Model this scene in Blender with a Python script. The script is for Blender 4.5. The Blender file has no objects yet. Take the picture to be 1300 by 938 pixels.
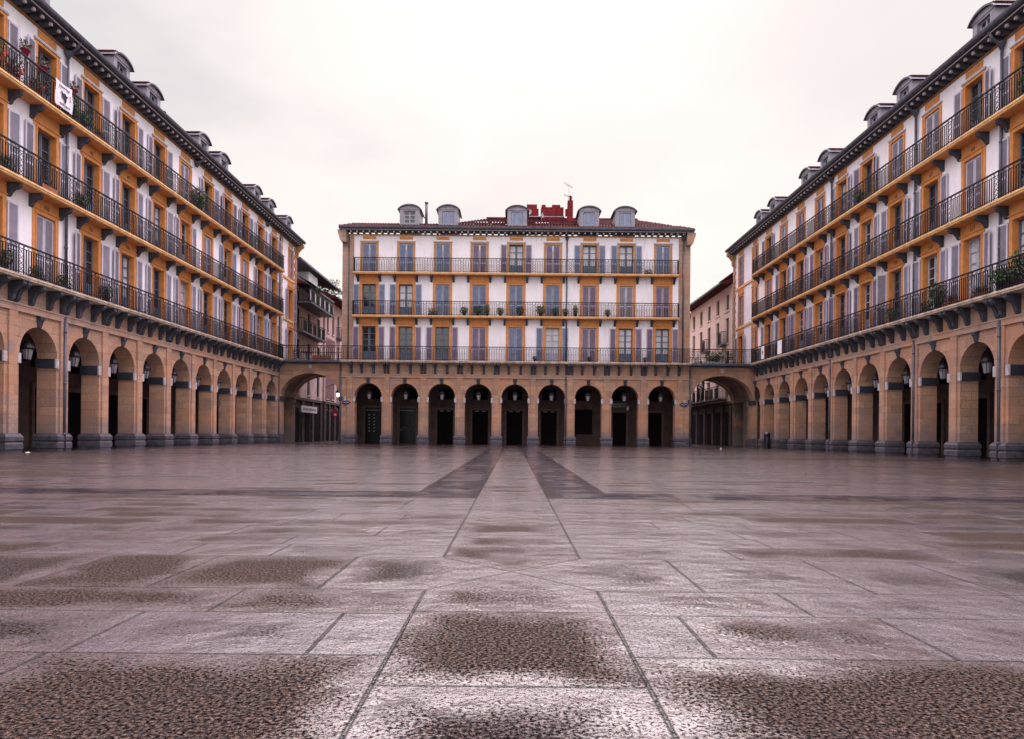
import bpy, math, random
from mathutils import Matrix, Vector
random.seed(7)
S = bpy.context.scene
C = S.collection
PI = math.pi
P = 2.66
WL, WR, YC = 17.01, 17.54, 50.3          # facade planes: left, right, centre
ORD = ['first', 'second', 'third', 'fourth', 'fifth', 'sixth', 'seventh', 'eighth', 'ninth', 'tenth', 'eleventh', 'twelfth', 'thirteenth']

# ------------------------------------------------------------------ materials
def nt(name):
    m = bpy.data.materials.new(name); m.use_nodes = True
    t = m.node_tree; t.nodes.clear()
    o = t.nodes.new('ShaderNodeOutputMaterial'); b = t.nodes.new('ShaderNodeBsdfPrincipled')
    t.links.new(b.outputs[0], o.inputs[0])
    return m, t, b
def N(t, typ, **kw):
    n = t.nodes.new(typ)
    for k, v in kw.items(): setattr(n, k, v)
    return n
def L(t, a, b): t.links.new(a, b)
def setin(t, sock, v):
    if isinstance(v, bpy.types.NodeSocket): t.links.new(v, sock)
    else: sock.default_value = v
def mth(t, op, a, b=0.0, c=None, clamp=False):
    n = N(t, 'ShaderNodeMath', operation=op); n.use_clamp = clamp
    setin(t, n.inputs[0], a); setin(t, n.inputs[1], b)
    if c is not None: setin(t, n.inputs[2], c)
    return n.outputs[0]
def mix(t, f, a, b, blend='MIX'):
    n = N(t, 'ShaderNodeMix', data_type='RGBA', blend_type=blend)
    setin(t, n.inputs[0], f)
    for s, v in ((n.inputs[6], a), (n.inputs[7], b)):
        if isinstance(v, tuple): v = (v + (1,))[:4]
        setin(t, s, v)
    return n.outputs[2]
def ramp(t, f, stops):
    n = N(t, 'ShaderNodeValToRGB'); L(t, f, n.inputs[0])
    e = n.color_ramp.elements
    while len(e) < len(stops): e.new(0.5)
    for q, (p, c) in zip(e, stops):
        q.position = p; q.color = (c + (1,))[:4] if isinstance(c, tuple) else (c, c, c, 1)
    return n.outputs[0]
def smooth(t, v, a, b, c=0.0, d=1.0):
    n = N(t, 'ShaderNodeMapRange', interpolation_type='SMOOTHSTEP')
    setin(t, n.inputs[0], v)
    for i, q in enumerate((a, b, c, d)): n.inputs[i + 1].default_value = q
    return n.outputs[0]
def pos(t): return N(t, 'ShaderNodeNewGeometry').outputs['Position']
def noise(t, vec, scale, detail=4, rough=0.55, stretch=None):
    if stretch:
        mp = N(t, 'ShaderNodeMapping'); L(t, vec, mp.inputs[0]); mp.inputs['Scale'].default_value = stretch; vec = mp.outputs[0]
    n = N(t, 'ShaderNodeTexNoise'); L(t, vec, n.inputs['Vector'])
    n.inputs['Scale'].default_value = scale; n.inputs['Detail'].default_value = detail; n.inputs['Roughness'].default_value = rough
    return n.outputs['Fac']
def bump(t, b, h, strength=0.3, dist=0.01):
    n = N(t, 'ShaderNodeBump'); n.inputs['Strength'].default_value = strength; n.inputs['Distance'].default_value = dist
    L(t, h, n.inputs['Height']); L(t, n.outputs[0], b.inputs['Normal'])
def simple(name, col, rough=0.6, var=0.25, scale=6, metal=0.0, b_str=0.25, b_scale=60, spec=0.5, streak=0.0, dirt=None):
    m, t, b = nt(name); p = pos(t)
    f = smooth(t, noise(t, p, scale), 0.3, 0.7)
    dk = tuple(c * (1 - var) for c in col); lt = tuple(min(1, c * (1 + var * 0.6)) for c in col)
    c = mix(t, f, dk, lt)
    if streak:
        s = smooth(t, noise(t, p, 1.0, 5, 0.6, (5.0, 5.0, 0.45)), 0.52, 0.75)
        c = mix(t, mth(t, 'MULTIPLY', s, streak), c, dirt or (0.12, 0.1, 0.1))
    L(t, c, b.inputs['Base Color'])
    b.inputs['Roughness'].default_value = rough; b.inputs['Metallic'].default_value = metal
    b.inputs['Specular IOR Level'].default_value = spec
    if b_str: bump(t, b, noise(t, p, b_scale, 3), b_str, 0.004)
    return m
def ashlar(name, c1, c2, row=0.33, wid=0.78, mortar=(0.13, 0.10, 0.09), stain=0.7, grime=(0.16, 0.14, 0.15)):
    m, t, b = nt(name); p = pos(t)
    sp = N(t, 'ShaderNodeSeparateXYZ'); L(t, p, sp.inputs[0])
    u = mth(t, 'ADD', sp.outputs[0], sp.outputs[1])
    cb = N(t, 'ShaderNodeCombineXYZ'); L(t, u, cb.inputs[0]); L(t, sp.outputs[2], cb.inputs[1])
    br = N(t, 'ShaderNodeTexBrick'); L(t, cb.outputs[0], br.inputs['Vector'])
    br.inputs['Color1'].default_value = c1 + (1,); br.inputs['Color2'].default_value = c2 + (1,); br.inputs['Mortar'].default_value = mortar + (1,)
    br.inputs['Scale'].default_value = 1; br.inputs['Mortar Size'].default_value = 0.008; br.inputs['Mortar Smooth'].default_value = 0.4
    br.inputs['Brick Width'].default_value = wid; br.inputs['Row Height'].default_value = row
    n1 = noise(t, p, 1.6, 6, 0.6); n2 = noise(t, p, 14, 5, 0.6)
    c = mix(t, smooth(t, n2, 0.3, 0.72, 0, 0.6), br.outputs['Color'], (c2[0] * .72, c2[1] * .66, c2[2] * .62))
    c = mix(t, smooth(t, noise(t, p, 0.8, 3), 0.42, 0.66, 0, 0.55), c, (0.46, 0.21, 0.10))
    st = mth(t, 'MULTIPLY', smooth(t, n1, 0.5, 0.7), stain)
    c = mix(t, st, c, grime)
    # splash grime on the lowest courses, ragged edge
    low = smooth(t, mth(t, 'ADD', sp.outputs[2], mth(t, 'MULTIPLY', n1, 2.2)), 1.7, 2.7, 0.75, 0)
    c = mix(t, low, c, (0.16, 0.13, 0.13))
    L(t, c, b.inputs['Base Color']); b.inputs['Roughness'].default_value = 0.85
    h = mth(t, 'ADD', mth(t, 'MULTIPLY', br.outputs['Fac'], -1.0), mth(t, 'MULTIPLY', n2, 0.8))
    bump(t, b, h, 0.6, 0.012)
    return m
M = {}
M['stone'] = ashlar('sandstone_blocks', (0.49, 0.30, 0.195), (0.29, 0.18, 0.13), grime=(0.22,0.18,0.185))
M['stone_grey'] = ashlar('weathered_sandstone', (0.43, 0.30, 0.23), (0.34, 0.24, 0.19), stain=0.7)
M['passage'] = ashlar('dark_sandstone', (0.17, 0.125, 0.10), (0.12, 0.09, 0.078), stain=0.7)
M['shop_stone'] = simple('dark_shopfront_stone', (0.055, 0.038, 0.038), 0.8, 0.4, 3, streak=0.4, dirt=(0.04, 0.03, 0.035))
M['plinth'] = simple('grey_plinth_stone', (0.062, 0.057, 0.072), 0.6, 0.4, 5, b_str=0.5, b_scale=30, streak=0.6, dirt=(0.04, 0.04, 0.05))
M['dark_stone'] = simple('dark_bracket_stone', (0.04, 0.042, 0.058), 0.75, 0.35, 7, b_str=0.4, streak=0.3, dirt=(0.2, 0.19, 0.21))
M['impost'] = simple('dark_impost', (0.028, 0.03, 0.045), 0.5, 0.3, 6)
M['impost_cap'] = simple('pale_impost_cap', (0.42, 0.38, 0.40), 0.7, 0.25, 9)
M['slab_stone'] = simple('pale_slab_stone', (0.46, 0.37, 0.29), 0.8, 0.35, 3, streak=0.6, dirt=(0.13, 0.11, 0.11))
M['stucco'] = simple('white_stucco', (0.80, 0.77, 0.81), 0.85, 0.06, 1.2, b_str=0.2, b_scale=40, streak=0.4, dirt=(0.42, 0.38, 0.40))
M['orange'] = simple('orange_paint', (0.56, 0.225, 0.06), 0.6, 0.16, 4, streak=0.3, dirt=(0.33, 0.12, 0.02))
M['ochre'] = simple('ochre_slab_edge', (0.70, 0.41, 0.17), 0.6, 0.2, 4, streak=0.35, dirt=(0.3, 0.14, 0.06))
M['tan'] = simple('tan_window_frame', (0.42, 0.235, 0.10), 0.7, 0.25, 5, streak=0.3, dirt=(0.25, 0.2, 0.16))
M['iron'] = simple('black_iron', (0.006, 0.005, 0.009), 0.5, 0.3, 10, metal=0.0, b_str=0, spec=0.25)
M['lead'] = simple('grey_zinc', (0.055, 0.058, 0.08), 0.5, 0.35, 3, streak=0.4, dirt=(0.24, 0.23, 0.25))
M['zinc_light'] = simple('pale_zinc', (0.23, 0.225, 0.27), 0.5, 0.2, 4)
M['soffit'] = simple('brown_soffit', (0.24, 0.10, 0.035), 0.7, 0.3, 4)
M['tile'] = simple('clay_tiles', (0.075, 0.020, 0.020), 0.85, 0.6, 5, b_str=0.4, spec=0.15, streak=0.4, dirt=(0.06, 0.045, 0.05))
M['brick'] = simple('red_brick', (0.17, 0.022, 0.027), 0.9, 0.45, 8, b_str=0.6, spec=0.1, streak=0.5, dirt=(0.08, 0.025, 0.03))
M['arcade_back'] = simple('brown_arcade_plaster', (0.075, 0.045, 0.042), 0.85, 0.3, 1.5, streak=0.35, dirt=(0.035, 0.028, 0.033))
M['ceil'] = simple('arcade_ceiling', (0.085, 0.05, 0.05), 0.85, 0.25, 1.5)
M['door'] = simple('dark_door_wood', (0.006, 0.003, 0.006), 0.85, 0.3, 8, spec=0.12)
M['doorframe'] = simple('brown_door_surround', (0.10, 0.065, 0.058), 0.8, 0.25, 4)
M['shop_black'] = simple('black_shop_glass', (0.006, 0.007, 0.009), 0.3, 0.2, 4, b_str=0, spec=0.15)
M['joinery'] = simple('blue_grey_joinery', (0.085, 0.11, 0.165), 0.5, 0.2, 5)
M['joinery_white'] = simple('pale_joinery', (0.35, 0.38, 0.45), 0.5, 0.2, 5)
M['glass'] = simple('window_glass', (0.012, 0.014, 0.02), 0.06, 0.3, 1, b_str=0.12, b_scale=2.5, spec=0.9)
M['glass_curtain'] = simple('curtained_glass', (0.50, 0.50, 0.55), 0.12, 0.18, 1.5, b_str=0.0)
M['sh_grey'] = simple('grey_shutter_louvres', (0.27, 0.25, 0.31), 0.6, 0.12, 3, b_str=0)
M['sh_grey_f'] = simple('grey_shutter_frame', (0.50, 0.475, 0.57), 0.55, 0.12, 3, b_str=0)  # frame tones raised above the louvres: glancing light put into the colour
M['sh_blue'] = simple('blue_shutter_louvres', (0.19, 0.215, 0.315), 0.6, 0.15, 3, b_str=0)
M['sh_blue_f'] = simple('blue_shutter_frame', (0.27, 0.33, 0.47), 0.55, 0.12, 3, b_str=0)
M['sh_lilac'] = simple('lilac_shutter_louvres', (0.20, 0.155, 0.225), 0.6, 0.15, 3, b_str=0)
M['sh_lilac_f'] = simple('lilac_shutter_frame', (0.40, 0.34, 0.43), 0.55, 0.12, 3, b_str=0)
M['pink_wall'] = simple('faded_pink_plaster', (0.50, 0.37, 0.35), 0.9, 0.2, 1.2, streak=0.5, dirt=(0.25, 0.15, 0.15))
M['maroon_wall'] = simple('maroon_brick_wall', (0.17, 0.085, 0.09), 0.9, 0.4, 3, b_str=0.5, b_scale=20, streak=0.5, dirt=(0.09, 0.05, 0.06))
M['beige_wall'] = simple('beige_plaster', (0.74, 0.58, 0.50), 0.9, 0.1, 1.2, streak=0.3, dirt=(0.38, 0.28, 0.25))
M['brown_wood'] = simple('brown_shutter_wood', (0.10, 0.045, 0.035), 0.6, 0.3, 5)
M['leaf'] = simple('green_leaves', (0.035, 0.075, 0.025), 0.55, 0.55, 14, b_str=0)
M['leaf_pale'] = simple('yellow_green_leaves', (0.11, 0.15, 0.03), 0.55, 0.4, 14, b_str=0)
M['flower'] = simple('red_flowers', (0.45, 0.025, 0.02), 0.6, 0.3, 20, b_str=0)
M['flower_pink'] = simple('pink_flowers', (0.42, 0.08, 0.14), 0.6, 0.3, 20, b_str=0)
M['pot_red'] = simple('crimson_pot', (0.28, 0.006, 0.05), 0.4, 0.2, 10, b_str=0)
M['terracotta'] = simple('terracotta_pot', (0.26, 0.08, 0.04), 0.75, 0.3, 10, b_str=0)
M['pot_dark'] = simple('dark_pot', (0.03, 0.025, 0.03), 0.6, 0.3, 10, b_str=0)
M['cloth'] = simple('white_cloth', (0.72, 0.70, 0.76), 0.9, 0.08, 10, b_str=0)
M['ink'] = simple('dark_ink', (0.025, 0.015, 0.035), 0.9, 0.1, 10, b_str=0)
M['red_ink'] = simple('red_ink', (0.5, 0.1, 0.12), 0.9, 0.1, 10, b_str=0)
M['navy'] = simple('navy_enamel', (0.022, 0.014, 0.06), 0.3, 0.1, 10, b_str=0)
M['plate_ink'] = simple('pale_enamel_lettering', (0.42, 0.40, 0.55), 0.4, 0.1, 10, b_str=0)
M['sign_black'] = simple('black_sign', (0.006, 0.005, 0.010), 0.35, 0.1, 10, b_str=0)
M['sign_white'] = simple('white_sign_paint', (0.78, 0.77, 0.80), 0.5, 0.1, 10, b_str=0)
M['sign_grey'] = simple('grey_lettering', (0.18, 0.18, 0.20), 0.5, 0.2, 10, b_str=0)
M['sign_red'] = simple('red_sign', (0.40, 0.015, 0.06), 0.4, 0.15, 10, b_str=0)
M['bin'] = simple('black_bin', (0.012, 0.012, 0.02), 0.35, 0.2, 10, b_str=0)
M['steel'] = simple('bright_steel', (0.6, 0.6, 0.65), 0.25, 0.1, 10, metal=1.0, b_str=0)
M['paper'] = simple('white_paper', (0.8, 0.79, 0.8), 0.8, 0.05, 10, b_str=0)
M['canvas'] = simple('pale_awning', (0.50, 0.49, 0.52), 0.9, 0.15, 4, b_str=0)
M['number'] = simple('painted_number', (0.05, 0.025, 0.01), 0.7, 0.1, 10, b_str=0)
def lantern_glass(name, emis):
    m, t, b = nt(name); b.inputs['Base Color'].default_value = (0.20, 0.19, 0.22, 1); b.inputs['Roughness'].default_value = 0.15
    if emis: b.inputs['Emission Color'].default_value = (1, 0.86, 0.75, 1); b.inputs['Emission Strength'].default_value = emis
    return m
M['lglass'] = lantern_glass('frosted_glass', 0); M['lglass_lit'] = lantern_glass('lit_glass', 2.0)

# ------------------------------------------------------------------ mesh builder
class MB:
    def __init__(s): s.v = []; s.f = []; s.m = []; s.sm = []
    def add(s, vs, fs, m=0, smooth=False):
        o = len(s.v); s.v += [tuple(q) for q in vs]
        for f in fs: s.f.append([i + o for i in f]); s.m.append(m); s.sm.append(smooth)
    def box(s, x0, x1, y0, y1, z0, z1, m=0):
        s.add([(x0, y0, z0), (x1, y0, z0), (x1, y1, z0), (x0, y1, z0), (x0, y0, z1), (x1, y0, z1), (x1, y1, z1), (x0, y1, z1)],
              [(3, 2, 1, 0), (4, 5, 6, 7), (0, 1, 5, 4), (1, 2, 6, 5), (2, 3, 7, 6), (3, 0, 4, 7)], m)
    def quad(s, a, b, c, d, m=0): s.add([a, b, c, d], [(0, 1, 2, 3)], m)
    def prism(s, prof, x0, x1, m=0):                 # prof: (y,z) closed polygon extruded along x
        n = len(prof); vs = [(x0, y, z) for y, z in prof] + [(x1, y, z) for y, z in prof]
        fs = [tuple(range(n)), tuple(range(2 * n - 1, n - 1, -1))] + [(i, i + n, (i + 1) % n + n, (i + 1) % n) for i in range(n)]
        s.add(vs, fs, m)
    def slabp(s, poly, z0, z1, m=0):                 # poly: (x,y) extruded along z
        n = len(poly); vs = [(x, y, z0) for x, y in poly] + [(x, y, z1) for x, y in poly]
        fs = [tuple(range(n - 1, -1, -1)), tuple(range(n, 2 * n))] + [(i, (i + 1) % n, (i + 1) % n + n, i + n) for i in range(n)]
        s.add(vs, fs, m)
    def face_xz(s, poly, y0, y1, m=0):               # poly: (x,z) extruded along y
        n = len(poly); vs = [(x, y0, z) for x, z in poly] + [(x, y1, z) for x, z in poly]
        fs = [tuple(range(n)), tuple(range(2 * n - 1, n - 1, -1))] + [(i, i + n, (i + 1) % n + n, (i + 1) % n) for i in range(n)]
        s.add(vs, fs, m)
    def lathe(s, prof, n=12, c=(0, 0, 0), m=0, sm=True):
        vs = []; fs = []
        for r, z in prof:
            for k in range(n):
                a = 2 * PI * k / n + PI / n; vs.append((c[0] + r * math.cos(a), c[1] + r * math.sin(a), c[2] + z))
        for i in range(len(prof) - 1):
            for k in range(n): fs.append((i * n + k, i * n + (k + 1) % n, (i + 1) * n + (k + 1) % n, (i + 1) * n + k))
        fs.append(tuple(range(n - 1, -1, -1))); fs.append(tuple(range((len(prof) - 1) * n, len(prof) * n)))
        s.add(vs, fs, m, sm)
    def tube(s, pts, r, n=5, m=0, closed=False, sm=True):
        pts = [Vector(p) for p in pts]; k = len(pts); vs = []; fs = []
        for i, p in enumerate(pts):
            a = pts[(i - 1) % k] if (closed or i > 0) else p; b = pts[(i + 1) % k] if (closed or i < k - 1) else p
            d = (b - a).normalized(); u = d.cross(Vector((0, 0, 1)))
            if u.length < 1e-3: u = Vector((1, 0, 0))
            u.normalize(); w = d.cross(u)
            for j in range(n):
                t = 2 * PI * j / n; vs.append(p + r * (math.cos(t) * u + math.sin(t) * w))
        for i in range(k if closed else k - 1):
            for j in range(n): fs.append((i * n + j, i * n + (j + 1) % n, ((i + 1) % k) * n + (j + 1) % n, ((i + 1) % k) * n + j))
        if not closed: fs.append(tuple(range(n - 1, -1, -1))); fs.append(tuple(range((k - 1) * n, k * n)))
        s.add(vs, fs, m, sm)
    def mesh(s, name, mats):
        me = bpy.data.meshes.new(name); me.from_pydata(s.v, [], s.f)
        if not isinstance(mats, (list, tuple)): mats = [mats]
        for q in mats: me.materials.append(M[q] if isinstance(q, str) else q)
        me.polygons.foreach_set('material_index', s.m); me.polygons.foreach_set('use_smooth', s.sm)
        me.update(); return me
def ob(name, data, parent=None, loc=None, rz=None, label=None):
    if isinstance(data, tuple): data = data[0].mesh(name, data[1])
    o = bpy.data.objects.new(name, data); C.objects.link(o)
    if parent: o.parent = parent
    if loc: o.location = loc
    if rz is not None: o.rotation_euler = (0, 0, rz)
    if label: o['label'] = label
    return o
def tag(o, label, cat, group=None):
    o['label'] = label; o['category'] = cat
    if group: o['group'] = group
    return o
def thing(name, label, cat, loc=(0, 0, 0), rz=0, group=None): return tag(ob(name, None, None, loc, rz), label, cat, group)
def copy_tree(o, parent=None, keep=True):
    c = o.copy(); C.objects.link(c); c.parent = parent
    for ch in list(o.children): copy_tree(ch, c)
    return c

# ------------------------------------------------------------------ ground
def poly_inset(poly, d):
    n = len(poly); out = []
    for i in range(n):
        p = Vector(poly[i]); a = Vector(poly[i - 1]); b = Vector(poly[(i + 1) % n])
        e1 = (p - a).normalized(); e2 = (b - p).normalized()
        n1 = Vector((-e1.y, e1.x)); n2 = Vector((-e2.y, e2.x))
        bis = (n1 + n2); k = max(0.35, 1 + n1.dot(n2))
        out.append(p + bis * (d / k))
    return out
GV, GF, GE, GR, GK = [], [], [], [], []
def slab(poly, kind=0.0, r=None, dmax=0.45):
    r = random.random() if r is None else r
    xs = [p[0] for p in poly]; ys = [p[1] for p in poly]
    d = min(dmax, 0.40 * min(max(xs) - min(xs), max(ys) - min(ys)))
    inn = poly_inset(poly, d); n = len(poly); o = len(GV)
    for p in poly: GV.append((p[0], p[1], 0)); GE.append(0); GR.append(r); GK.append(kind)
    for p in inn: GV.append((p[0], p[1], 0)); GE.append(d); GR.append(r); GK.append(kind)
    for i in range(n): GF.append((o + i, o + (i + 1) % n, o + n + (i + 1) % n, o + n + i))
    GF.append(tuple(range(o + n, o + 2 * n)))
def rect(x0, x1, y0, y1, kind=0.0, r=None): slab([(x0, y0), (x1, y0), (x1, y1), (x0, y1)], kind, r)
def row(x0, x1, y0, y1, wmin, wmax, kind=0.0, first=None):
    x = x0; sgn = 1 if x1 > x0 else -1; fl = list(first or [])
    while abs(x1 - x) > 1e-6:
        nx = sgn * fl.pop(0) if fl else x + sgn * random.uniform(wmin, wmax)
        if abs(x1 - nx) < wmin * 0.5 or (nx - x1) * sgn > 0: nx = x1
        rect(min(x, nx), max(x, nx), y0, y1, kind); x = nx
XE = 24.0
c = 0.44
# centre strip
ys = [-6, -4.8, -3.7, -2.6, -1.5, -0.5, 0.4, 1.3, 2.2, 3.126]
for a, b in zip(ys, ys[1:]): rect(-c, c, a, b)
slab([(-c, 3.126), (c, 3.126), (c, 3.55), (0, 4.04), (-c, 3.55)], dmax=0.2)
slab([(-c, 4.475), (0, 4.04), (c, 4.475), (c, 4.9), (-c, 4.9)], dmax=0.16)
y = 4.9
while y < 50.0:
    ny = y + random.uniform(0.55, 0.8); ny = 50.0 if ny > 49.6 else ny
    rect(-c, c, y, ny); y = ny
for s in (-1, 1):
    # rows in front of the frame
    yy = [-6, -4.9, -3.8, -2.7, -1.6, -0.5, 0.5, 1.5, 2.5]
    for a, b in zip(yy, yy[1:]): row(s * c, s * XE, a, b, 0.9, 1.5)
    row(s * c, s * XE, 2.5, 3.08, 0.8, 1.5, first=[0.74, 1.62]); row(s * c, s * XE, 3.08, 3.55, 0.8, 1.5, first=[1.35])
    q = [(s * c, 3.55), (s * 0.99, 3.55), (s * 0.99, 4.475), (s * c, 4.475), (0, 4.04)]
    slab(q if s > 0 else q[::-1], dmax=0.3)
    row(s * 0.99, s * XE, 3.55, 4.475, 0.8, 1.5, first=[1.87, 2.55])
    y = 4.475
    for h in (0.48, 0.42, 0.55, 0.45, 0.5, 0.42, 0.5, 0.42, 0.435):
        row(s * c, s * XE, y, y + h, 0.55, 1.6); y += h
    row(s * c, s * XE, y, 9.55, 0.9, 2.4, 1.0)      # dark cross band
    # dark side strips and the big panels beyond
    y = 9.55
    while y < 50.0:
        ny = y + random.uniform(0.8, 1.2); ny = 50.0 if ny > 49.5 else ny
        rect(min(s * c, s * 1.27), max(s * c, s * 1.27), y, ny, 1.0); y = ny
    y = 9.55
    while y < 50.0:
        ny = y + random.uniform(0.5, 0.62); ny = 50.0 if ny > 49.7 else ny
        row(s * 1.27, s * XE, y, ny, 0.7, 1.8, 1.0 if 24.2 < y < 25.0 else 0.0); y = ny
rows_back = 50.0
for a, b in ((50.0, 52), (52, 54), (54, 56), (56, 60), (60, 66), (66, 74), (74, 86), (86, 110)):
    row(-XE, XE, a, b, 2, 3)
for q in ((-90, -XE, -6, 110), (XE, 90, -6, 110), (-90, 90, -40, -6), (-90, 90, 110, 180)): rect(*q)
me = bpy.data.meshes.new('plaza_ground'); me.from_pydata(GV, [], GF)
for nm, dat in (('edge', GE), ('rnd', GR), ('kind', GK)):
    a = me.attributes.new(nm, 'FLOAT', 'POINT'); a.data.foreach_set('value', dat)
def ground_mat():
    m, t, b = nt('wet_granite_paving'); p = pos(t)
    def at(n): q = N(t, 'ShaderNodeAttribute'); q.attribute_name = n; return q.outputs['Fac']
    edge, rnd, kind = at('edge'), at('rnd'), at('kind')
    sp = N(t, 'ShaderNodeSeparateXYZ'); L(t, p, sp.inputs[0])
    X, Y = sp.outputs[0], sp.outputs[1]
    big = noise(t, p, 0.22, 3, 0.5); mid = noise(t, p, 1.7, 4, 0.6); fine = noise(t, p, 72, 4, 0.65); grain = noise(t, p, 130, 2, 0.6)
    # wetness: films gather along the joints and in low spots
    w = mth(t, 'MULTIPLY', edge, -5.0)
    w = mth(t, 'ADD', w, mth(t, 'MULTIPLY', mth(t, 'SUBTRACT', mid, 0.5), 3.2))
    w = mth(t, 'ADD', w, mth(t, 'MULTIPLY', mth(t, 'SUBTRACT', rnd, 0.5), 1.5))
    w = mth(t, 'ADD', w, mth(t, 'MULTIPLY', mth(t, 'SUBTRACT', big, 0.5), 3.0))
    w = mth(t, 'ADD', w, mth(t, 'MULTIPLY', kind, 0.05))
    # more standing water in the middle of the square, less toward the sides
    ax = mth(t, 'ABSOLUTE', X)
    mid_w = smooth(t, mth(t, 'DIVIDE', ax, mth(t, 'ADD', mth(t, 'ABSOLUTE', Y), 1.0)), 0.12, 0.95, 0.62, -0.55)
    w = mth(t, 'ADD', w, mid_w)
    # diagonal gutters of the large panels
    d1 = mth(t, 'ADD', mth(t, 'SUBTRACT', ax, 8.7), mth(t, 'SUBTRACT', Y, 12.3))
    d1 = mth(t, 'ABSOLUTE', mth(t, 'SUBTRACT', mth(t, 'MODULO', mth(t, 'ADD', d1, 70.0), 7.0), 3.5))
    dg = mth(t, 'MULTIPLY', smooth(t, d1, 3.30, 3.46), mth(t, 'GREATER_THAN', Y, 9.55))
    dg = mth(t, 'MULTIPLY', dg, mth(t, 'GREATER_THAN', ax, 1.27))
    w = mth(t, 'ADD', w, dg)
    wet = smooth(t, mth(t, 'ADD', w, mth(t, 'MULTIPLY', mth(t, 'SUBTRACT', fine, 0.5), 1.2)), -1.25, 0.08)
    joint = smooth(t, mth(t, 'ADD', edge, mth(t, 'MULTIPLY', mid, 0.006)), 0.0055, 0.0145, 1, 0)
    # picked granite face: raised grains with dark pits between them, pits drowned where the film is deep
    pl = smooth(t, mth(t, 'ADD', mth(t, 'ADD', fine, mth(t, 'MULTIPLY', mth(t, 'SUBTRACT', grain, 0.5), 0.35)), mth(t, 'MULTIPLY', wet, 0.07)), 0.37, 0.56)
    tone = noise(t, p, 85, 3, 0.6)
    col = ramp(t, tone, [(0.38, (0.008, 0.005, 0.005)), (0.5, (0.042, 0.025, 0.017)), (0.68, (0.20, 0.122, 0.072))])
    col2 = ramp(t, tone, [(0.38, (0.006, 0.004, 0.006)), (0.5, (0.018, 0.012, 0.014)), (0.66, (0.12, 0.086, 0.086))])
    col = mix(t, smooth(t, mth(t, 'ADD', rnd, mid), 0.7, 1.3), col, col2)
    col = mix(t, smooth(t, mth(t, 'ADD', big, mth(t, 'MULTIPLY', mid, 0.4)), 0.6, 0.9, 0, 0.5), col, (0.05, 0.036, 0.034))
    col = mix(t, pl, (0.004, 0.003, 0.004), col)
    col = mix(t, mth(t, 'MULTIPLY', kind, 0.9), col, (0.016, 0.014, 0.020))
    col = mix(t, mth(t, 'MULTIPLY', mth(t, 'MULTIPLY', wet, 0.45), mth(t, 'SUBTRACT', 1.0, kind)), col, (0.030, 0.020, 0.024))
    col = mix(t, joint, col, (0.006, 0.005, 0.006))
    L(t, col, b.inputs['Base Color'])
    flood = mth(t, 'MULTIPLY', kind, smooth(t, noise(t, p, 1.3, 4, 0.6, (0.9, 1.3, 1)), 0.47, 0.53))
    rr = mth(t, 'SUBTRACT', 0.36, mth(t, 'MULTIPLY', wet, 0.14))
    L(t, rr, b.inputs['Roughness'])
    b.inputs['IOR'].default_value = 1.6
    sl_ = mth(t, 'MULTIPLY', mth(t, 'ADD', 0.12, mth(t, 'MULTIPLY', wet, 0.88)), mth(t, 'SUBTRACT', 1.0, mth(t, 'MULTIPLY', kind, 0.92)))
    L(t, mth(t, 'ADD', mth(t, 'MULTIPLY', sl_, pl), mth(t, 'MULTIPLY', flood, 0.2)), b.inputs['Specular IOR Level'])
    cw = mth(t, 'MULTIPLY', mth(t, 'ADD', 0.2, mth(t, 'MULTIPLY', wet, 0.8)), pl)
    nk = mth(t, 'SUBTRACT', 1.0, kind)
    cw = mth(t, 'ADD', mth(t, 'MULTIPLY', cw, nk), mth(t, 'MULTIPLY', kind, mth(t, 'ADD', 0.08, mth(t, 'MULTIPLY', flood, 0.5))))
    cw = mth(t, 'MULTIPLY', cw, mth(t, 'SUBTRACT', 1.0, mth(t, 'MULTIPLY', joint, 0.9)))
    L(t, cw, b.inputs['Coat Weight'])
    L(t, mth(t, 'SUBTRACT', 0.12, mth(t, 'MULTIPLY', kind, 0.05)), b.inputs['Coat Roughness'])
    b.inputs['Coat IOR'].default_value = 2.1; b.inputs['Coat Tint'].default_value = (1, 0.95, 0.99, 1)
    h = mth(t, 'ADD', mth(t, 'MULTIPLY', pl, 0.30), mth(t, 'ADD', mth(t, 'MULTIPLY', fine, 0.55), mth(t, 'MULTIPLY', grain, 0.35)))
    h = mth(t, 'MULTIPLY', h, mth(t, 'SUBTRACT', 1.0, mth(t, 'MULTIPLY', wet, 0.45)))
    h = mth(t, 'MULTIPLY', h, mth(t, 'SUBTRACT', 1.0, mth(t, 'MULTIPLY', kind, 0.8)))
    h = mth(t, 'SUBTRACT', h, mth(t, 'MULTIPLY', joint, 0.8))
    und = mth(t, 'ADD', mth(t, 'MULTIPLY', noise(t, p, 1.3, 3), 2.6), mth(t, 'MULTIPLY', noise(t, p, 5.0, 3), 1.2))   # uneven, worn slabs
    h = mth(t, 'ADD', h, mth(t, 'MULTIPLY', und, mth(t, 'SUBTRACT', 1.0, mth(t, 'MULTIPLY', kind, 0.6))))
    bp = N(t, 'ShaderNodeBump'); bp.inputs['Strength'].default_value = 1.0; bp.inputs['Distance'].default_value = 0.018
    L(t, h, bp.inputs['Height']); L(t, bp.outputs[0], b.inputs['Normal'])
    cb = N(t, 'ShaderNodeBump'); cb.inputs['Strength'].default_value = 1.0; cb.inputs['Distance'].default_value = 0.0095
    h2 = mth(t, 'MULTIPLY', mth(t, 'ADD', mth(t, 'MULTIPLY', pl, 0.3), mth(t, 'MULTIPLY', fine, 0.7)), mth(t, 'SUBTRACT', 1.0, mth(t, 'MULTIPLY', wet, 0.62)))
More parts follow.
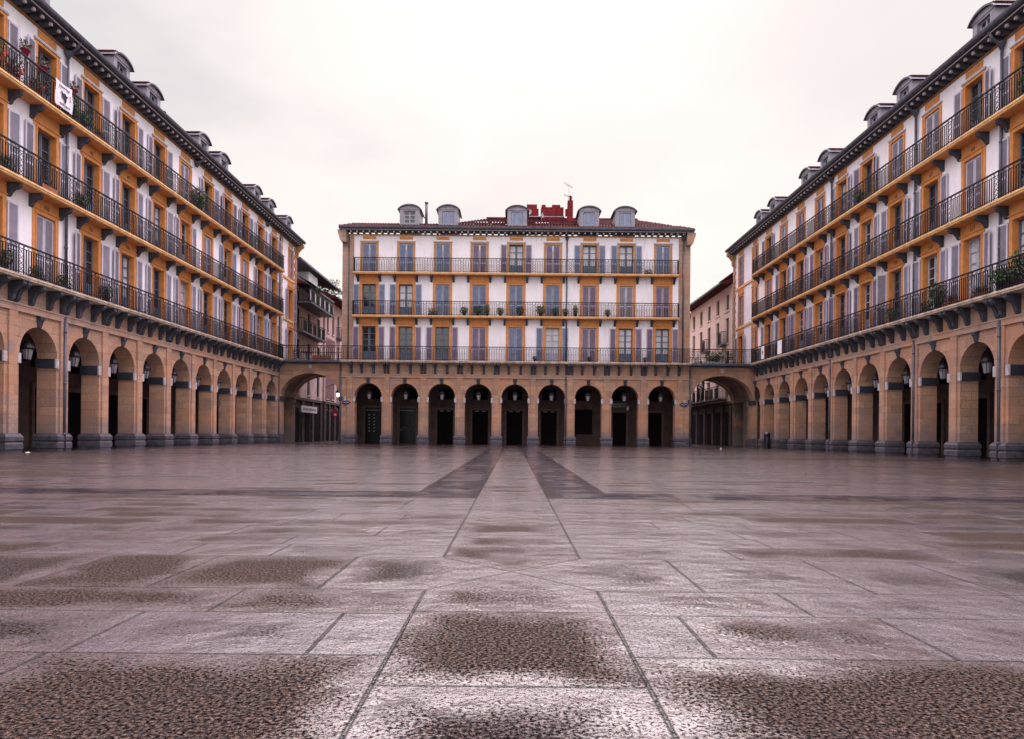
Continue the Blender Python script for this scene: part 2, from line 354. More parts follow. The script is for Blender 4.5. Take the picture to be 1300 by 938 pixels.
    h2 = mth(t, 'ADD', mth(t, 'MULTIPLY', h2, mth(t, 'SUBTRACT', 1.0, mth(t, 'MULTIPLY', kind, 0.85))), mth(t, 'MULTIPLY', und, mth(t, 'SUBTRACT', 1.0, mth(t, 'MULTIPLY', kind, 0.6))))
    L(t, h2, cb.inputs['Height']); L(t, cb.outputs[0], b.inputs['Coat Normal'])
    return m
me.materials.append(ground_mat())
g = ob('ground', me); g['kind'] = 'structure'

# ------------------------------------------------------------------ shared part meshes (local: x along, -y out of the facade, z up)
SPR, RAD, HTOP = 3.43, 0.985, 4.84
HP = P / 2
def arch_panel(w=P, rad=RAD, spr=SPR, top=HTOP, th=0.72, n=18, elev=None, base=None, segm=1.0, m=0, m2=1):
    mb = MB(); hw = w / 2; pts = []
    for i in range(n + 1):
        a = PI - PI * i / n; pts.append((rad * math.cos(a), spr + rad * segm * math.sin(a)))
    for y in (0, th):
        mb.quad((-hw, y, spr), (-rad, y, spr), (-rad, y, top), (-hw, y, top), m); mb.quad((rad, y, spr), (hw, y, spr), (hw, y, top), (rad, y, top), m)
        for (xa, za), (xb, zb) in zip(pts, pts[1:]): mb.quad((xa, y, za), (xb, y, zb), (xb, y, top), (xa, y, top), m)
    for (xa, za), (xb, zb) in zip(pts, pts[1:]): mb.add([(xa, 0, za), (xa, th, za), (xb, th, zb), (xb, 0, zb)], [(0, 1, 2, 3)], m)
    # archivolt, slightly proud
    ro = rad + 0.17
    out = [(ro * math.cos(PI - PI * i / n), spr + (rad * segm + 0.17) * math.sin(PI - PI * i / n)) for i in range(n + 1)]
    for i in range(n):
        a, b_, c_, d = pts[i], pts[i + 1], out[i + 1], out[i]
        mb.quad((a[0], -0.02, a[1]), (b_[0], -0.02, b_[1]), (c_[0], -0.02, c_[1]), (d[0], -0.02, d[1]), m2)
        mb.quad((d[0], -0.02, d[1]), (c_[0], -0.02, c_[1]), (c_[0], 0.0, c_[1]), (d[0], 0.0, d[1]), m2)
        mb.quad((a[0], -0.02, a[1]), (b_[0], -0.02, b_[1]), (b_[0], 0.0, b_[1]), (a[0], 0.0, a[1]), m2)
    return mb
ARCH = arch_panel().mesh('arch', ['stone', 'stone'])
mb = MB(); hw = HP - RAD
mb.box(-hw, hw, 0, 0.72, 0, SPR); mb.box(-0.2, 0.2, -0.07, 0.012, 0.6, 4.82); PIER = mb.mesh('pier', 'stone')
mb = MB(); e = 0.055
prof = [(0, 0.0), (0, 0.10), (-0.03, 0.12), (-0.03, 0.30), (0.0, 0.36), (-0.035, 0.42), (-0.035, 0.55), (0.0, 0.60), (0.03, 0.66)]
rings = []
for off, z in prof:
    k = e - off * 1.4; k = e + (-off)
    rings.append([(-hw - k, -0.10 - k + e, z), (hw + k, -0.10 - k + e, z), (hw + k, 0.72 + k, z), (-hw - k, 0.72 + k, z)])
vs = [q for r_ in rings for q in r_]; fs = []
for i in range(len(rings) - 1):
    for k in range(4): fs.append((i * 4 + k, i * 4 + (k + 1) % 4, (i + 1) * 4 + (k + 1) % 4, (i + 1) * 4 + k))
fs.append(tuple(range((len(rings) - 1) * 4, len(rings) * 4))); mb.add(vs, fs); PLINTH = mb.mesh('plinth', 'plinth')
IMPOST = []
for s in (-1, 1):
    mb = MB(); x0, x1 = sorted((s * (hw - 0.05), s * (hw + 0.06)))
    mb.box(x0, x1, 0.012, 0.76, 3.06, 3.40, 0)
    x0, x1 = sorted((s * (hw - 0.10), s * (hw + 0.063)))
    mb.box(x0, x1, -0.045, 0.02, 3.055, 3.405, 1)
    IMPOST.append(mb.mesh('impost', ['impost', 'impost_cap']))
mb = MB(); mb.prism([(0.02, 4.74), (-0.15, 4.74), (-0.15, 4.68), (-0.10, 4.62), (-0.07, 4.5), (-0.04, 4.42), (0.02, 4.40)], -0.11, 0.11)
mb.box(-0.14, 0.14, -0.17, 0.0, 4.74, 4.80); KEY = mb.mesh('keystone', 'dark_stone')
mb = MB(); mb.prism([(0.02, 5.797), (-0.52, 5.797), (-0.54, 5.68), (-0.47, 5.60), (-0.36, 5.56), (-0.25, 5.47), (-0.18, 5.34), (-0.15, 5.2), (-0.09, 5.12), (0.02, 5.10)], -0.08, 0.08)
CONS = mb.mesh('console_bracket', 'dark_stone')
mb = MB(); mb.prism([(0.02, 0), (-0.42, 0), (-0.44, -0.10), (-0.36, -0.19), (-0.22, -0.22), (-0.12, -0.32), (-0.08, -0.42), (0.02, -0.46)], -0.075, 0.075)
UBR = mb.mesh('balcony_bracket', 'dark_stone')
# windows
FL = [(5.95, 8.46, 9.06), (9.20, 11.52, 12.16), (12.30, 14.47, 14.62)]
OW = 0.50
def surround(i):
    z0, zt, zl = FL[i]; mb = MB()
    if i < 2:
        for s in (-1, 1):
            x0, x1 = sorted((s * OW, s * 0.70)); mb.box(x0, x1, -0.03, 0.30, z0, zt)
            x0, x1 = sorted((s * 0.505, s * 0.55)); mb.box(x0, x1, -0.05, 0.0, z0, zt + 0.05)
        mb.box(-0.70, 0.70, -0.03, 0.30, zt, zl); mb.box(-0.55, 0.55, -0.052, 0.0, zt + 0.003, zt + 0.06)
        mb.box(-0.74, 0.74, -0.065, 0.0, zt + 0.16, zt + 0.20)
        return mb.mesh('window', 'orange')
    for s in (-1, 1):
        x0, x1 = sorted((s * OW, s * 0.66)); mb.box(x0, x1, -0.03, 0.30, z0, zt)
        x0, x1 = sorted((s * 0.62, s * 0.655)); mb.box(x0, x1, -0.05, 0.0, z0, zt, 1)
    mb.box(-0.66, 0.66, -0.032, 0.30, zt, zl); mb.box(-0.69, 0.69, -0.07, 0.0, zl - 0.04, zl + 0.03, 2)
    mb.box(-0.48, 0.48, -0.02, 0.0, 14.76, 14.99, 1)
    mb.box(-0.43, 0.43, -0.03, 0.0, 14.79, 14.96, 1)
    return mb.mesh('window', ['orange' if False else 'tan', 'orange', 'impost_cap'])
SUR = [surround(i) for i in range(3)]
def surround3_side():
    z0, zt, zl = FL[2]; mb = MB()
    for s in (-1, 1):
        x0, x1 = sorted((s * OW, s * 0.66)); mb.box(x0, x1, -0.03, 0.30, z0, zt)
        x0, x1 = sorted((s * 0.60, s * 0.655)); mb.box(x0, x1, -0.05, 0.0, z0, zt)
    mb.box(-0.66, 0.66, -0.032, 0.30, zt, zl); mb.box(-0.70, 0.70, -0.07, 0.0, zl - 0.04, zl + 0.03, 1)
    mb.box(-0.50, 0.50, -0.02, 0.0, 14.74, 15.0)
    return mb.mesh('window', ['orange', 'impost_cap'])
SUR_SIDE = SUR[:2] + [surround3_side()]
def shutter(i, wd, kind):
    z0, zt, _ = FL[i]; h = zt - z0 - 0.02; mb = MB(); t = 0.022; z = 0.01
    mb.box(0, 0.055, -t, t, z, h, 1); mb.box(wd - 0.055, wd, -t, t, z, h, 1)
    for a, b_ in ((z, 0.10), (h - 0.07, h), (h * 0.36, h * 0.36 + 0.07)): mb.box(0.055, wd - 0.055, -t, t, a, b_, 1)
    q = 0.10
    while q < h - 0.09:
        if not (h * 0.36 - 0.04 < q < h * 0.36 + 0.06):
            mb.add([(0.055, -t + .004, q), (wd - .055, -t + .004, q), (wd - .055, t - .004, q + 0.05), (0.055, t - .004, q + 0.05),
                    (0.055, -t + .004, q + .008), (wd - .055, -t + .004, q + .008), (wd - .055, t - .004, q + 0.058), (0.055, t - .004, q + 0.058)],
                   [(0, 1, 2, 3), (4, 5, 6, 7), (0, 1, 5, 4), (2, 3, 7, 6)], 0)
        q += 0.046
    mb.box(0.05, wd - 0.05, -0.003, 0.003, 0.05, h - 0.05, 0)
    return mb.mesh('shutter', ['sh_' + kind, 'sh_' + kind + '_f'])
SH = {}
for i in range(3):
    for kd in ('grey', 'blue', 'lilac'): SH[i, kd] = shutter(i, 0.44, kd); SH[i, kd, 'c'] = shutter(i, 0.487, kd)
def joinery(i, mat):
    z0, zt, _ = FL[i]; h = zt - z0; mb = MB(); y0, y1 = 0.19, 0.235
    mb.box(-OW, OW, y0, y1, h - 0.07, h - .001)
    for s in (-1, 1):
        for a, b_ in ((0.44, 0.4995), (0.02, 0.075)):
            x0, x1 = sorted((s * a, s * b_)); mb.box(x0, x1, y0, y1, 0.002, h - 0.07)
        x0, x1 = sorted((s * 0.075, s * 0.44))
        mb.box(x0, x1, y0 + .005, y1, 0.002, 0.72)
        mb.box(x0 + 0.05, x1 - 0.05, y0 - .006, y0 + .01, 0.15, 0.62)
        n = 4 if i == 0 else 3
        for k in range(1, n):
            z = 0.72 + (h - 0.79) * k / n; mb.box(x0, x1, y0 + .006, y1, z - 0.018, z + 0.018)
        xm = (x0 + x1) / 2
    mb.box(-0.02, 0.02, y0 - .008, y1, 0.002, h - 0.07)
    return mb.mesh('french_door', mat)
JO = {(i, k): joinery(i, m) for i in range(3) for k, m in (('d', 'joinery'), ('w', 'joinery_white'))}
def pane(i, mat):
    z0, zt, _ = FL[i]; mb = MB(); mb.box(-OW + .001, OW - .001, 0.243, 0.25, 0.0, zt - z0); return mb.mesh('pane', mat)
PA = {(i, k): pane(i, m) for i in range(3) for k, m in (('d', 'glass'), ('c', 'glass_curtain'))}
def number_mesh(txt):
    cu = bpy.data.curves.new('n', 'FONT'); cu.body = txt; cu.size = 0.23; cu.align_x = 'CENTER'; cu.extrude = 0.003
    o = bpy.data.objects.new('n', cu); C.objects.link(o); dg = bpy.context.evaluated_depsgraph_get()
    me = bpy.data.meshes.new_from_object(o.evaluated_get(dg)); bpy.data.objects.remove(o); me.materials.clear(); me.materials.append(M['number'])
    me.transform(Matrix.Rotation(PI / 2, 4, 'X')); return me
def window(root, i, x, state, side=False, kind='grey', num=None, dark='d', glassk='d', ang=None):
    z0, zt, _ = FL[i]
    w = ob('window', (SUR_SIDE if side else SUR)[i], root, (x, 0, 0))
    if state == 'C':
        for s in (-1, 1):
            ob('shutter', SH[i, kind, 'c'], w, (s * 0.4995, 0.06, z0), 0 if s < 0 else PI)
    else:
        ob('french_door', JO[i, dark], w, (0, 0, z0)); ob('pane', PA[i, glassk], w, (0, 0, z0))
        edge = 0.71 if i < 2 else 0.675
        for s in (-1, 1):
            a = math.radians(random.choice((2, 3, 5, 8, 14)) if ang is None else ang)
            if state == 'H' and s < 0: a = math.radians(75)
            rz = (PI + a) if s < 0 else -a
            ob('shutter', SH[i, kind], w, (s * edge, -0.05, z0), rz)
    if num:
        ob('house_number', number_mesh(num), w, (0, -0.034, zt + 0.25))
    return w
# railings
def railing(x0, x1, z, yo, ret0=True, ret1=True, ydeep=0.0, h=1.03, panels=True):
    mb = MB(); n = max(1, round((x1 - x0) / (P / 2))); st = (x1 - x0) / n
    mb.box(x0, x1, yo - 0.032, yo + 0.032, z + h - 0.045, z + h); mb.box(x0, x1, yo - 0.012, yo + 0.012, z + 0.07, z + 0.095); mb.box(x0, x1, yo - 0.010, yo + 0.010, z + h - 0.17, z + h - 0.150)
    def bar(x, y=yo, r=0.0135, top=h - 0.035): mb.box(x - r, x + r, y - r, y + r, z, z + top)
    for i in range(n + 1):
        xc = x0 + i * st
        if panels:
            for s in (-1, 1):
                xx = xc + s * 0.115
                if x0 - .01 <= xx <= x1 + .01: bar(xx, r=0.013)
            a, b_ = max(x0, xc - 0.115), min(x1, xc + 0.115); zz = z + 0.095; dz = (h - 0.265) / 4
            for k in range(4):
                for (za, zb) in ((zz + k * dz, zz + (k + 1) * dz), (zz + (k + 1) * dz, zz + k * dz)):
                    mb.tube([(a, yo, za), (b_, yo, zb)], 0.010, 4, sm=False)
        if i < n:
            a, b_ = xc + 0.115, xc + st - 0.115; k = 9
            for j in range(1, k):
                bar(a + (b_ - a) * j / k, top=h - 0.16)
            for j in range(0, k - 1, 2):                      # pairs of bars meet in little hoops
                xa, xb = a + (b_ - a) * j / k, a + (b_ - a) * (j + 2) / k; r = (xb - xa) / 2; xm = (xa + xb) / 2
                mb.tube([(xm + r * math.cos(t), yo, z + h - 0.15 + 0.11 * math.sin(t)) for t in [PI * q / 6 for q in range(7)]], 0.008, 4, sm=False)
            for j in range(1, k, 2):
                xm = a + (b_ - a) * j / k
                mb.tube([(xm + 0.028 * math.cos(t), yo, z + 0.52 + 0.05 * math.sin(t)) for t in [2 * PI * q / 6 for q in range(6)]], 0.007, 4, closed=True, sm=False)
    for on, x in ((ret0, x0), (ret1, x1)):
        if on:
            mb.box(x - 0.02, x + 0.02, yo, ydeep, z + h - 0.035, z + h - .002); mb.box(x - 0.012, x + 0.012, yo, ydeep, z + 0.07, z + 0.095)
            y = yo + 0.1
            while y < ydeep: bar(x, y); y += 0.11
    return mb
def slab_mesh(x0, x1, z0, z1, pr, mats):
    mb = MB(); zm = z0 + (z1 - z0) * 0.45
    mb.prism([(0.05, z0), (-pr + 0.06, z0), (-pr + 0.03, z0 + 0.02), (-pr + 0.03, zm), (-pr, zm + 0.015), (-pr, z1), (0.05, z1)], x0, x1, 0)
    return mb
def cornice(x0, x1, ends=0.0):
    mb = MB()
    mb.prism([(0.02, 15.03), (-0.03, 15.03), (-0.05, 15.13), (0.02, 15.13)], x0, x1, 3)
    x = x0 + 0.15
    while x < x1 - 0.1:
        mb.prism([(0.01, 15.12), (-0.18, 15.13), (-0.38, 15.19), (-0.42, 15.30), (0.01, 15.30)], x, x + 0.17, 0)
        mb.box(x + 0.03, x + 0.14, -0.45, -0.36, 15.17, 15.26, 1); x += 0.443
    mb.prism([(0.3, 15.302), (-0.54, 15.302), (-0.54, 15.345), (0.3, 15.345)], x0 - ends, x1 + ends, 0)
    mb.box(x0 - ends, x1 + ends, -0.56, -0.541, 15.31, 15.345, 1)
    g_ = []
    for k in range(9):
        a = PI + PI * k / 8; g_.append((-0.60 + 0.11 * math.cos(a), 15.50 + 0.13 * math.sin(a)))
    mb.prism(g_ + [(-0.49, 15.56), (-0.71, 15.56)], x0 - ends, x1 + ends, 0)
    mb.prism([(0.3, 15.346), (-0.48, 15.346), (-0.48, 15.50), (0.3, 15.85)], x0 - ends + .01, x1 + ends - .01, 0)
    return mb
def tiled(x0, x1, ya, za, yb, zb, hip0=0.0, hip1=0.0, per=0.22):
    """corrugated clay tile slope from the eave (ya,za) up to (yb,zb)"""
    mb = MB(); rows = max(2, int(math.hypot(yb - ya, zb - za) / 0.42)); n = int((x1 - x0) / per) * 4
    sl = (zb - za) / (yb - ya)
    for r in range(rows):
        fa, fb = r / rows, (r + 1) / rows
        xa0, xa1 = x0 + hip0 * fa, x1 - hip1 * fa
        i0 = max(0, int((xa0 - x0) / (per / 4))); i1 = min(n, int((xa1 - x0) / (per / 4)))
        vs = []; fs = []
        for i in range(i0, i1 + 1):
            x = x0 + i * per / 4; w = 0.055 * max(0, math.sin(2 * PI * i / 4 + .6)) + random.uniform(0, 0.008)
            for f, lift in ((fa, 0.035), (fb, 0.0)):
                y = ya + (yb - ya) * f; z = za + (zb - za) * f + w + lift; vs.append((x, y, z))
            vs.append((x, ya + (yb - ya) * fa, za + (zb - za) * fa + w - 0.02))
        for i in range(i1 - i0):
            fs.append((i * 3, i * 3 + 3, i * 3 + 4, i * 3 + 1)); fs.append((i * 3 + 2, i * 3 + 5, i * 3 + 3, i * 3))
        mb.add(vs, fs)
    return mb
# dormer (local origin at its front foot)
def dormer_meshes():
    b_ = MB(); w = 0.72; zs = 1.05
    b_.box(-w, -w + 0.30, 0, 1.9, -0.4, zs); b_.box(w - 0.30, w, 0, 1.9, -0.4, zs)
    b_.box(-w + .3, w - .3, 0.0, 1.9, -0.4, 0.05); b_.box(-w + .3, w - .3, 0.0, 1.9, zs - 0.10, zs)
    b_.box(-w + .3, w - .3, 0.3, 0.4, 0.05, zs - .1)
    h = MB(); n = 12; ins = []; outs = []
    for k in range(n + 1):
        a = PI * 0.12 + PI * 0.76 * k / n; cs, sn = math.cos(a) / math.cos(PI * .12), (math.sin(a) - math.sin(PI * .12)) / (1 - math.sin(PI * .12))
        ins.append((0.80 * cs, zs + 0.27 * sn)); outs.append((0.88 * cs, zs - 0.03 + 0.40 * sn))
    h.face_xz([(x, z) for x, z in outs] + [(x, z) for x, z in ins[::-1]], -0.14, 2.1, 0)
    h.face_xz([(x, z - .004) for x, z in ins], -0.03, 0.02, 1)
    v = MB()
    for x in [i * 0.16 - 0.72 for i in range(10)]:
        k = min(1, abs(x) / 0.88); zt = zs - 0.03 + 0.40 * (math.sqrt(max(0, 1 - (k) ** 2)))
        v.tube([(x, 0.0, zt + 0.01), (x, 2.1, zt + 0.01)], 0.05, 5)
    wn = MB()
    wn.box(-0.42, 0.42, 0.16, 0.2, 0.05, 0.95, 1)
    for x in (-0.42, -0.03, 0.36): wn.box(x, x + 0.06, 0.12, 0.17, 0.05, 0.95, 0)
    for z in (0.05, 0.34, 0.62, 0.89): wn.box(-0.36, 0.36, 0.125, 0.165, z, z + 0.05, 0)
    return (b_.mesh('dormer', 'zinc_light'), h.mesh('dormer_roof', ['lead', 'zinc_light']), wn.mesh('dormer_window', ['joinery_white', 'glass']), v.mesh('ridge_tiles', 'tile'))
DM = dormer_meshes()
dsh = MB(); dsh.box(0, 0.36, -0.02, 0.02, 0.07, 0.93, 1)
for k in range(16): dsh.box(0.05, 0.31, -0.028, -0.02, 0.11 + k * 0.05, 0.14 + k * 0.05, 0)
DSH = dsh.mesh('shutter', ['sh_blue', 'sh_blue_f'])
def dormer(root, x, y, z, closed=False, tiles=False):
    d = ob('dormer', DM[0], root, (x, y, z)); d.scale = (0.86, 1, 0.86) if tiles else (1, 1, 1); ob('dormer_roof', DM[1], d); ob('dormer_window', DM[2], d)
    if tiles: ob('ridge_tiles', DM[3], d)
    if closed:
        for s in (-1, 1): ob('shutter', DSH, d, (-0.38 if s < 0 else 0.02, 0.08, 0))
    return d
def upper_wall(x0, x1, wins, m='stucco', z0=5.86, z1=15.10, floors=(0, 1, 2), th=0.28):
    """front wall with real window openings; wins: list of centres"""
    mb = MB(); hwid = 0.6; x = x0
    for wc in sorted(wins):
        mb.box(x, wc - hwid, 0, th, z0, z1); x = wc + hwid
        zz = z0
        for i in floors:
            a, b_, _ = FL[i]
            if a > zz + .01: mb.box(wc - hwid, wc + hwid, 0.0, th, zz, a)
            zz = b_ + 0.02
        mb.box(wc - hwid, wc + hwid, 0.0, th, zz, z1)
    mb.box(x, x1, 0, th, z0, z1)
    return mb
def arcade(root, cs, stone=True):
    """arches, piers etc. for bay centres cs (sorted)"""
    for c_ in cs: ob('arch', ARCH, root, (c_, 0, 0)); ob('keystone', KEY, root, (c_, 0, 0))
    bs = [cs[0] - HP] + [c_ + HP for c_ in cs]
    for b_ in bs:
        p = ob('pier', PIER, root, (b_, 0, 0)); ob('plinth', PLINTH, p); ob('impost', IMPOST[0], p); ob('impost', IMPOST[1], p)
    x0, x1 = bs[0] - hw, bs[-1] + hw
    return x0, x1
def downpipe(root, x, y, zs, r=0.055):
    mb = MB(); mb.tube([(x, y, z) for z in zs], r, 8)
    z = zs[0] + 0.6
    while z < zs[-1] - .3: mb.lathe([(r + 0.016, 0), (r + 0.016, 0.06)], 8, (x, y, z)); z += 1.9
    return ob('downpipe', (mb, 'lead'), root)
def hopper(root, x):
    mb = MB(); mb.tube([(x, -0.58, 15.40), (x, -0.45, 15.16), (x, -0.20, 14.98), (x, -0.10, 14.75)], 0.055, 8)
    mb.lathe([(0.06, -0.02), (0.14, 0.18), (0.16, 0.2), (0.16, 0.24), (0.05, 0.25)], 8, (x, -0.12, 14.78))
    return ob('rain_hopper', (mb, 'lead'), root)
def door_mesh(w, h, mats=('door', 'doorframe'), lines=True):
    mb = MB(); hw_ = w / 2
    for s in (-1, 1):
        x0, x1 = sorted((s * hw_, s * (hw_ + 0.17))); mb.box(x0, x1, -0.05, 0.06, 0, h + 0.17, 1)
    mb.box(-hw_, hw_, -0.05, 0.06, h, h + 0.17, 1)
    mb.box(-hw_, hw_, 0.02, 0.08, 0, h, 0)
    if lines:
        for k in range(1, 12): mb.box(-hw_ + .04, hw_ - .04, 0.0, 0.03, k * h / 12 - 0.07, k * h / 12 + 0.05, 0)
        mb.box(-0.02, 0.02, -0.01, 0.03, 0, h, 0)
    return mb
DOOR_A = door_mesh(1.22, 2.62).mesh('door', ['door', 'doorframe'])
DOOR_B = door_mesh(1.05, 2.55).mesh('door', ['door', 'doorframe'])
DOOR_S = door_mesh(1.25, 2.75, lines=False).mesh('door', ['shop_black', 'doorframe'])
mb = MB(); mb.box(-0.55, 0.55, -0.04, 0.04, 3.45, 4.25); TRANS = mb.mesh('transom_window', 'door')

# lantern
def make_lantern(lit=False):
    r = ob('lantern', None)
    mb = MB(); mb.tube([(0, 0, 0.64), (0, 0, 1.12)], 0.012, 5)
    mb.lathe([(0.215, 0.39), (0.24, 0.42), (0.235, 0.46), (0.20, 0.53), (0.14, 0.60), (0.07, 0.65), (0.09, 0.68), (0.03, 0.74)], 10, sm=False)
    mb.lathe([(0.0, -0.04), (0.10, 0.0), (0.13, 0.03), (0.12, 0.04)], 8, sm=False)
    for k in range(4):
        a = PI / 4 + PI / 2 * k; mb.tube([(0.125 * math.cos(a), 0.125 * math.sin(a), 0.03), (0.205 * math.cos(a), 0.205 * math.sin(a), 0.41)], 0.010, 4, sm=False)
    ob('lantern_frame', (mb, 'iron'), r)
    g_ = MB(); g_.lathe([(0.115, 0.04), (0.19, 0.40)], 8, sm=False); ob('glass', (g_, 'lglass_lit' if lit else 'lglass'), r)
    return r
LAN = None
def lantern(loc, label, group='lanterns hanging in the arcade arches'):
    global LAN
    if LAN is None: LAN = make_lantern(); r = LAN
    else: r = copy_tree(LAN)
    r.location = loc; tag(r, label, 'lantern', group); return r

# ------------------------------------------------------------------ side buildings
def side_building(name, label, origin, rz, sgn, centers, yend, states, kinds, drops, hoppers, dorms, nums):
    """sgn: local x = sgn * distance from the camera"""
    root = thing(name, label, 'building', origin, rz, 'arcaded blocks around the square')
    cs = sorted(sgn * c_ for c_ in centers)
    arcade(root, cs)
    far = sgn * yend; near = sgn * (min(centers) - HP - 0.345)
    lo, hi = min(far, near), max(far, near)
    # passage side wall under the bridge, with its own arch
    pc = sgn * (max(centers) + HP + 0.345 + 1.95)
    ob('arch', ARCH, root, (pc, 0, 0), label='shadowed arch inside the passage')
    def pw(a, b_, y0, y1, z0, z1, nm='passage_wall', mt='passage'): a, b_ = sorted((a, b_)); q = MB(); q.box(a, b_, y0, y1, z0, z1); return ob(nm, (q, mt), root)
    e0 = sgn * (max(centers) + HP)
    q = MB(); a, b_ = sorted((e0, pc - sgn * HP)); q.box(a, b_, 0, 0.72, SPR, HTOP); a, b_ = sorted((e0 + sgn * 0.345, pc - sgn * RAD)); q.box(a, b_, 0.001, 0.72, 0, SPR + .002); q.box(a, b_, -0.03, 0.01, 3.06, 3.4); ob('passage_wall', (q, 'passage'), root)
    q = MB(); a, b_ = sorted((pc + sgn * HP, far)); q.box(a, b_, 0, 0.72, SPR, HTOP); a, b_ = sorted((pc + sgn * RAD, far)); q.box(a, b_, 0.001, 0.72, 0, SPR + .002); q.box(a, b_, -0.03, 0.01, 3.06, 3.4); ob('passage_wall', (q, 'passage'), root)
    pw(sgn * (min(centers) - HP - 0.345), sgn * (min(centers) - HP), 0, 0.72, SPR, HTOP, 'end_wall', 'stone')
    # entablature
    m_ = MB(); m_.box(lo, hi, -0.085, 0.7, HTOP - .02, 5.07); m_.box(lo, hi, -0.11, 0.7, 5.03, 5.085); m_.box(lo, hi, 0, 0.6, 5.08, 5.87)
    ob('entablature', (m_, 'stone_grey'), root)
    for c_ in cs:
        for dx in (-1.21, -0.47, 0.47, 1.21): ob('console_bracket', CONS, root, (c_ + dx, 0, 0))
    wsh = 0.30 * sgn
    wc = [c_ + wsh for c_ in cs]; extra = sgn * (52.75 if sgn > 0 else 53.6)
    m_ = upper_wall(lo, hi, wc + [extra]); ob('upper_wall', (m_, 'stucco'), root)
    # interior
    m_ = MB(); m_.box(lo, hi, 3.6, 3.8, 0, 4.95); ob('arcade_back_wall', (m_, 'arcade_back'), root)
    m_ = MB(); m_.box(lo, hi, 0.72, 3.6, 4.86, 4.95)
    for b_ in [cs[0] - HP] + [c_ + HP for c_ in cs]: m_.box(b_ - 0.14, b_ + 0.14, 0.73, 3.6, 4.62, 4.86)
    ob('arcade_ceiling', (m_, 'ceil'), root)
    m_ = MB(); m_.box(lo, hi, 3.8, 9, 0.0, 15.0); m_.box(lo, hi, 0.30, 3.8, 5.0, 5.85)
    m_.box(lo, lo + .2, 0.30, 3.8, 5.0, 15.1); m_.box(hi - .2, hi, 0.30, 3.8, 5.0, 15.1)
    m_.box(lo, lo + .25, 0.74, 3.6, 0.0, 4.86); m_.box(hi - .25, hi, 0.74, 3.6, 0.0, 4.86)
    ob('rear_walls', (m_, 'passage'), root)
    for j, c_ in enumerate(cs):
        k = j if sgn < 0 else len(cs) - 1 - j
        ob('door', DOOR_A if k % 2 else DOOR_B, root, (c_ + (0.2 if k % 3 else -0.35), 3.53, 0)); ob('transom_window', TRANS, root, (c_, 3.53, 0))
    # balconies
    bfar = sgn * 49.75; blo, bhi = sorted((bfar, near))
    for i, (z0, z1, pr) in enumerate(((5.80, 5.95, 0.60), (9.05, 9.20, 0.57), (12.15, 12.30, 0.57))):
        b = ob('balcony', (slab_mesh(blo, bhi, z0, z1, pr, None), 'slab_stone' if i == 0 else 'ochre'), root)
        ob('railing', (railing(blo + .03, bhi - .03, z1, -pr + 0.06, True, True, 0.0), 'iron'), b)
        if i:
            sb = MB(); sb.box(blo + .05, bhi - .05, -pr + 0.08, 0.0, z0 - 0.012, z0 + 0.01); ob('soffit', (sb, 'orange'), b)
    for i in (1, 2):
        for x in wc:
            for s in (-1, 1):
                if blo < x + s * 0.80 < bhi: ob('balcony_bracket', UBR, root, (x + s * 0.80, 0, FL[i][0] - 0.165))
    for j, x in enumerate(wc):
        k = j if sgn < 0 else len(cs) - 1 - j               # k counts from the far end
        k = len(cs) - 1 - j if sgn > 0 else j
        for i in range(3):
            st = states[i][k] if k < len(states[i]) else 'O'
            window(root, i, x, st, True, kinds(i, k), nums.get((i, k)), random.choice('dddw'), random.choice('dddc'))
    for i in range(3): window(root, i, extra, 'C' if i == 2 or sgn < 0 and i == 1 else 'O', True, 'lilac' if i else 'grey')
    # quoins and string courses on the stretch beyond the bridge
    for end in (0, 1):
        m_ = MB(); e0, e1 = sorted((far, far - sgn * 0.45) if end else (sgn * 50.32, sgn * 50.78)); m_.box(e0, e1, -0.035, 0.01, 5.955, 15.04)
        for k in range(int((15.05 - 5.95) / 0.30)):
            z = 5.96 + k * 0.30; wq = 0.62 if k % 2 else 0.45
            a, b_ = sorted((far, far - sgn * wq)) if end else sorted((sgn * (50.55 - wq / 2), sgn * (50.55 + wq / 2))); m_.box(a, b_, -0.05, 0.01, z + 0.008, z + 0.292)
        ob('quoins', (m_, 'stone'), root)
    for z in (9.05, 12.15): m_ = MB(); a, b_ = sorted((sgn * 51.0, far - sgn * .65)); m_.box(a, b_, -0.07, 0.0, z, z + 0.17); ob('string_course', (m_, 'ochre'), root)
    ob('cornice', (cornice(lo, hi, 0.0), ['dark_stone', 'impost_cap', 'orange', 'soffit']), root)
    # scrolled corner bracket at the far end of the eave
    m_ = MB(); a, b_ = sorted((far, far - sgn * 0.3)); m_.prism([(0, 14.2), (-0.18, 14.35), (-0.2, 14.7), (-0.45, 15.0), (-0.6, 15.1), (-0.6, 15.3), (0, 15.3)], a, b_); ob('corner_bracket', (m_, 'tan'), root)
    r_ = ob('roof', (tiled(lo, hi, -0.48, 15.55, 4.8, 17.2), 'tile'), root)
    for dn in dorms:
        dormer(root, sgn * dn, 0.12, 15.84, tiles=True)
    for x in drops: downpipe(root, sgn * x, -0.10, (0.02, 5.0)); downpipe(root, sgn * x, -0.62 if False else -0.10, (5.1, 14.8))
    for x in hoppers: hopper(root, sgn * x)
    return root
CL = [48.78 - P * k for k in range(13)]
CR = [50.2 - P * k for k in range(14)]
def kl(i, k): return 'grey' if k > 3 else ('grey', 'blue', 'lilac')[(k + i) % 3]
def kr(i, k): return 'grey' if k > 6 else ('lilac', 'grey', 'lilac')[(k + i) % 3]
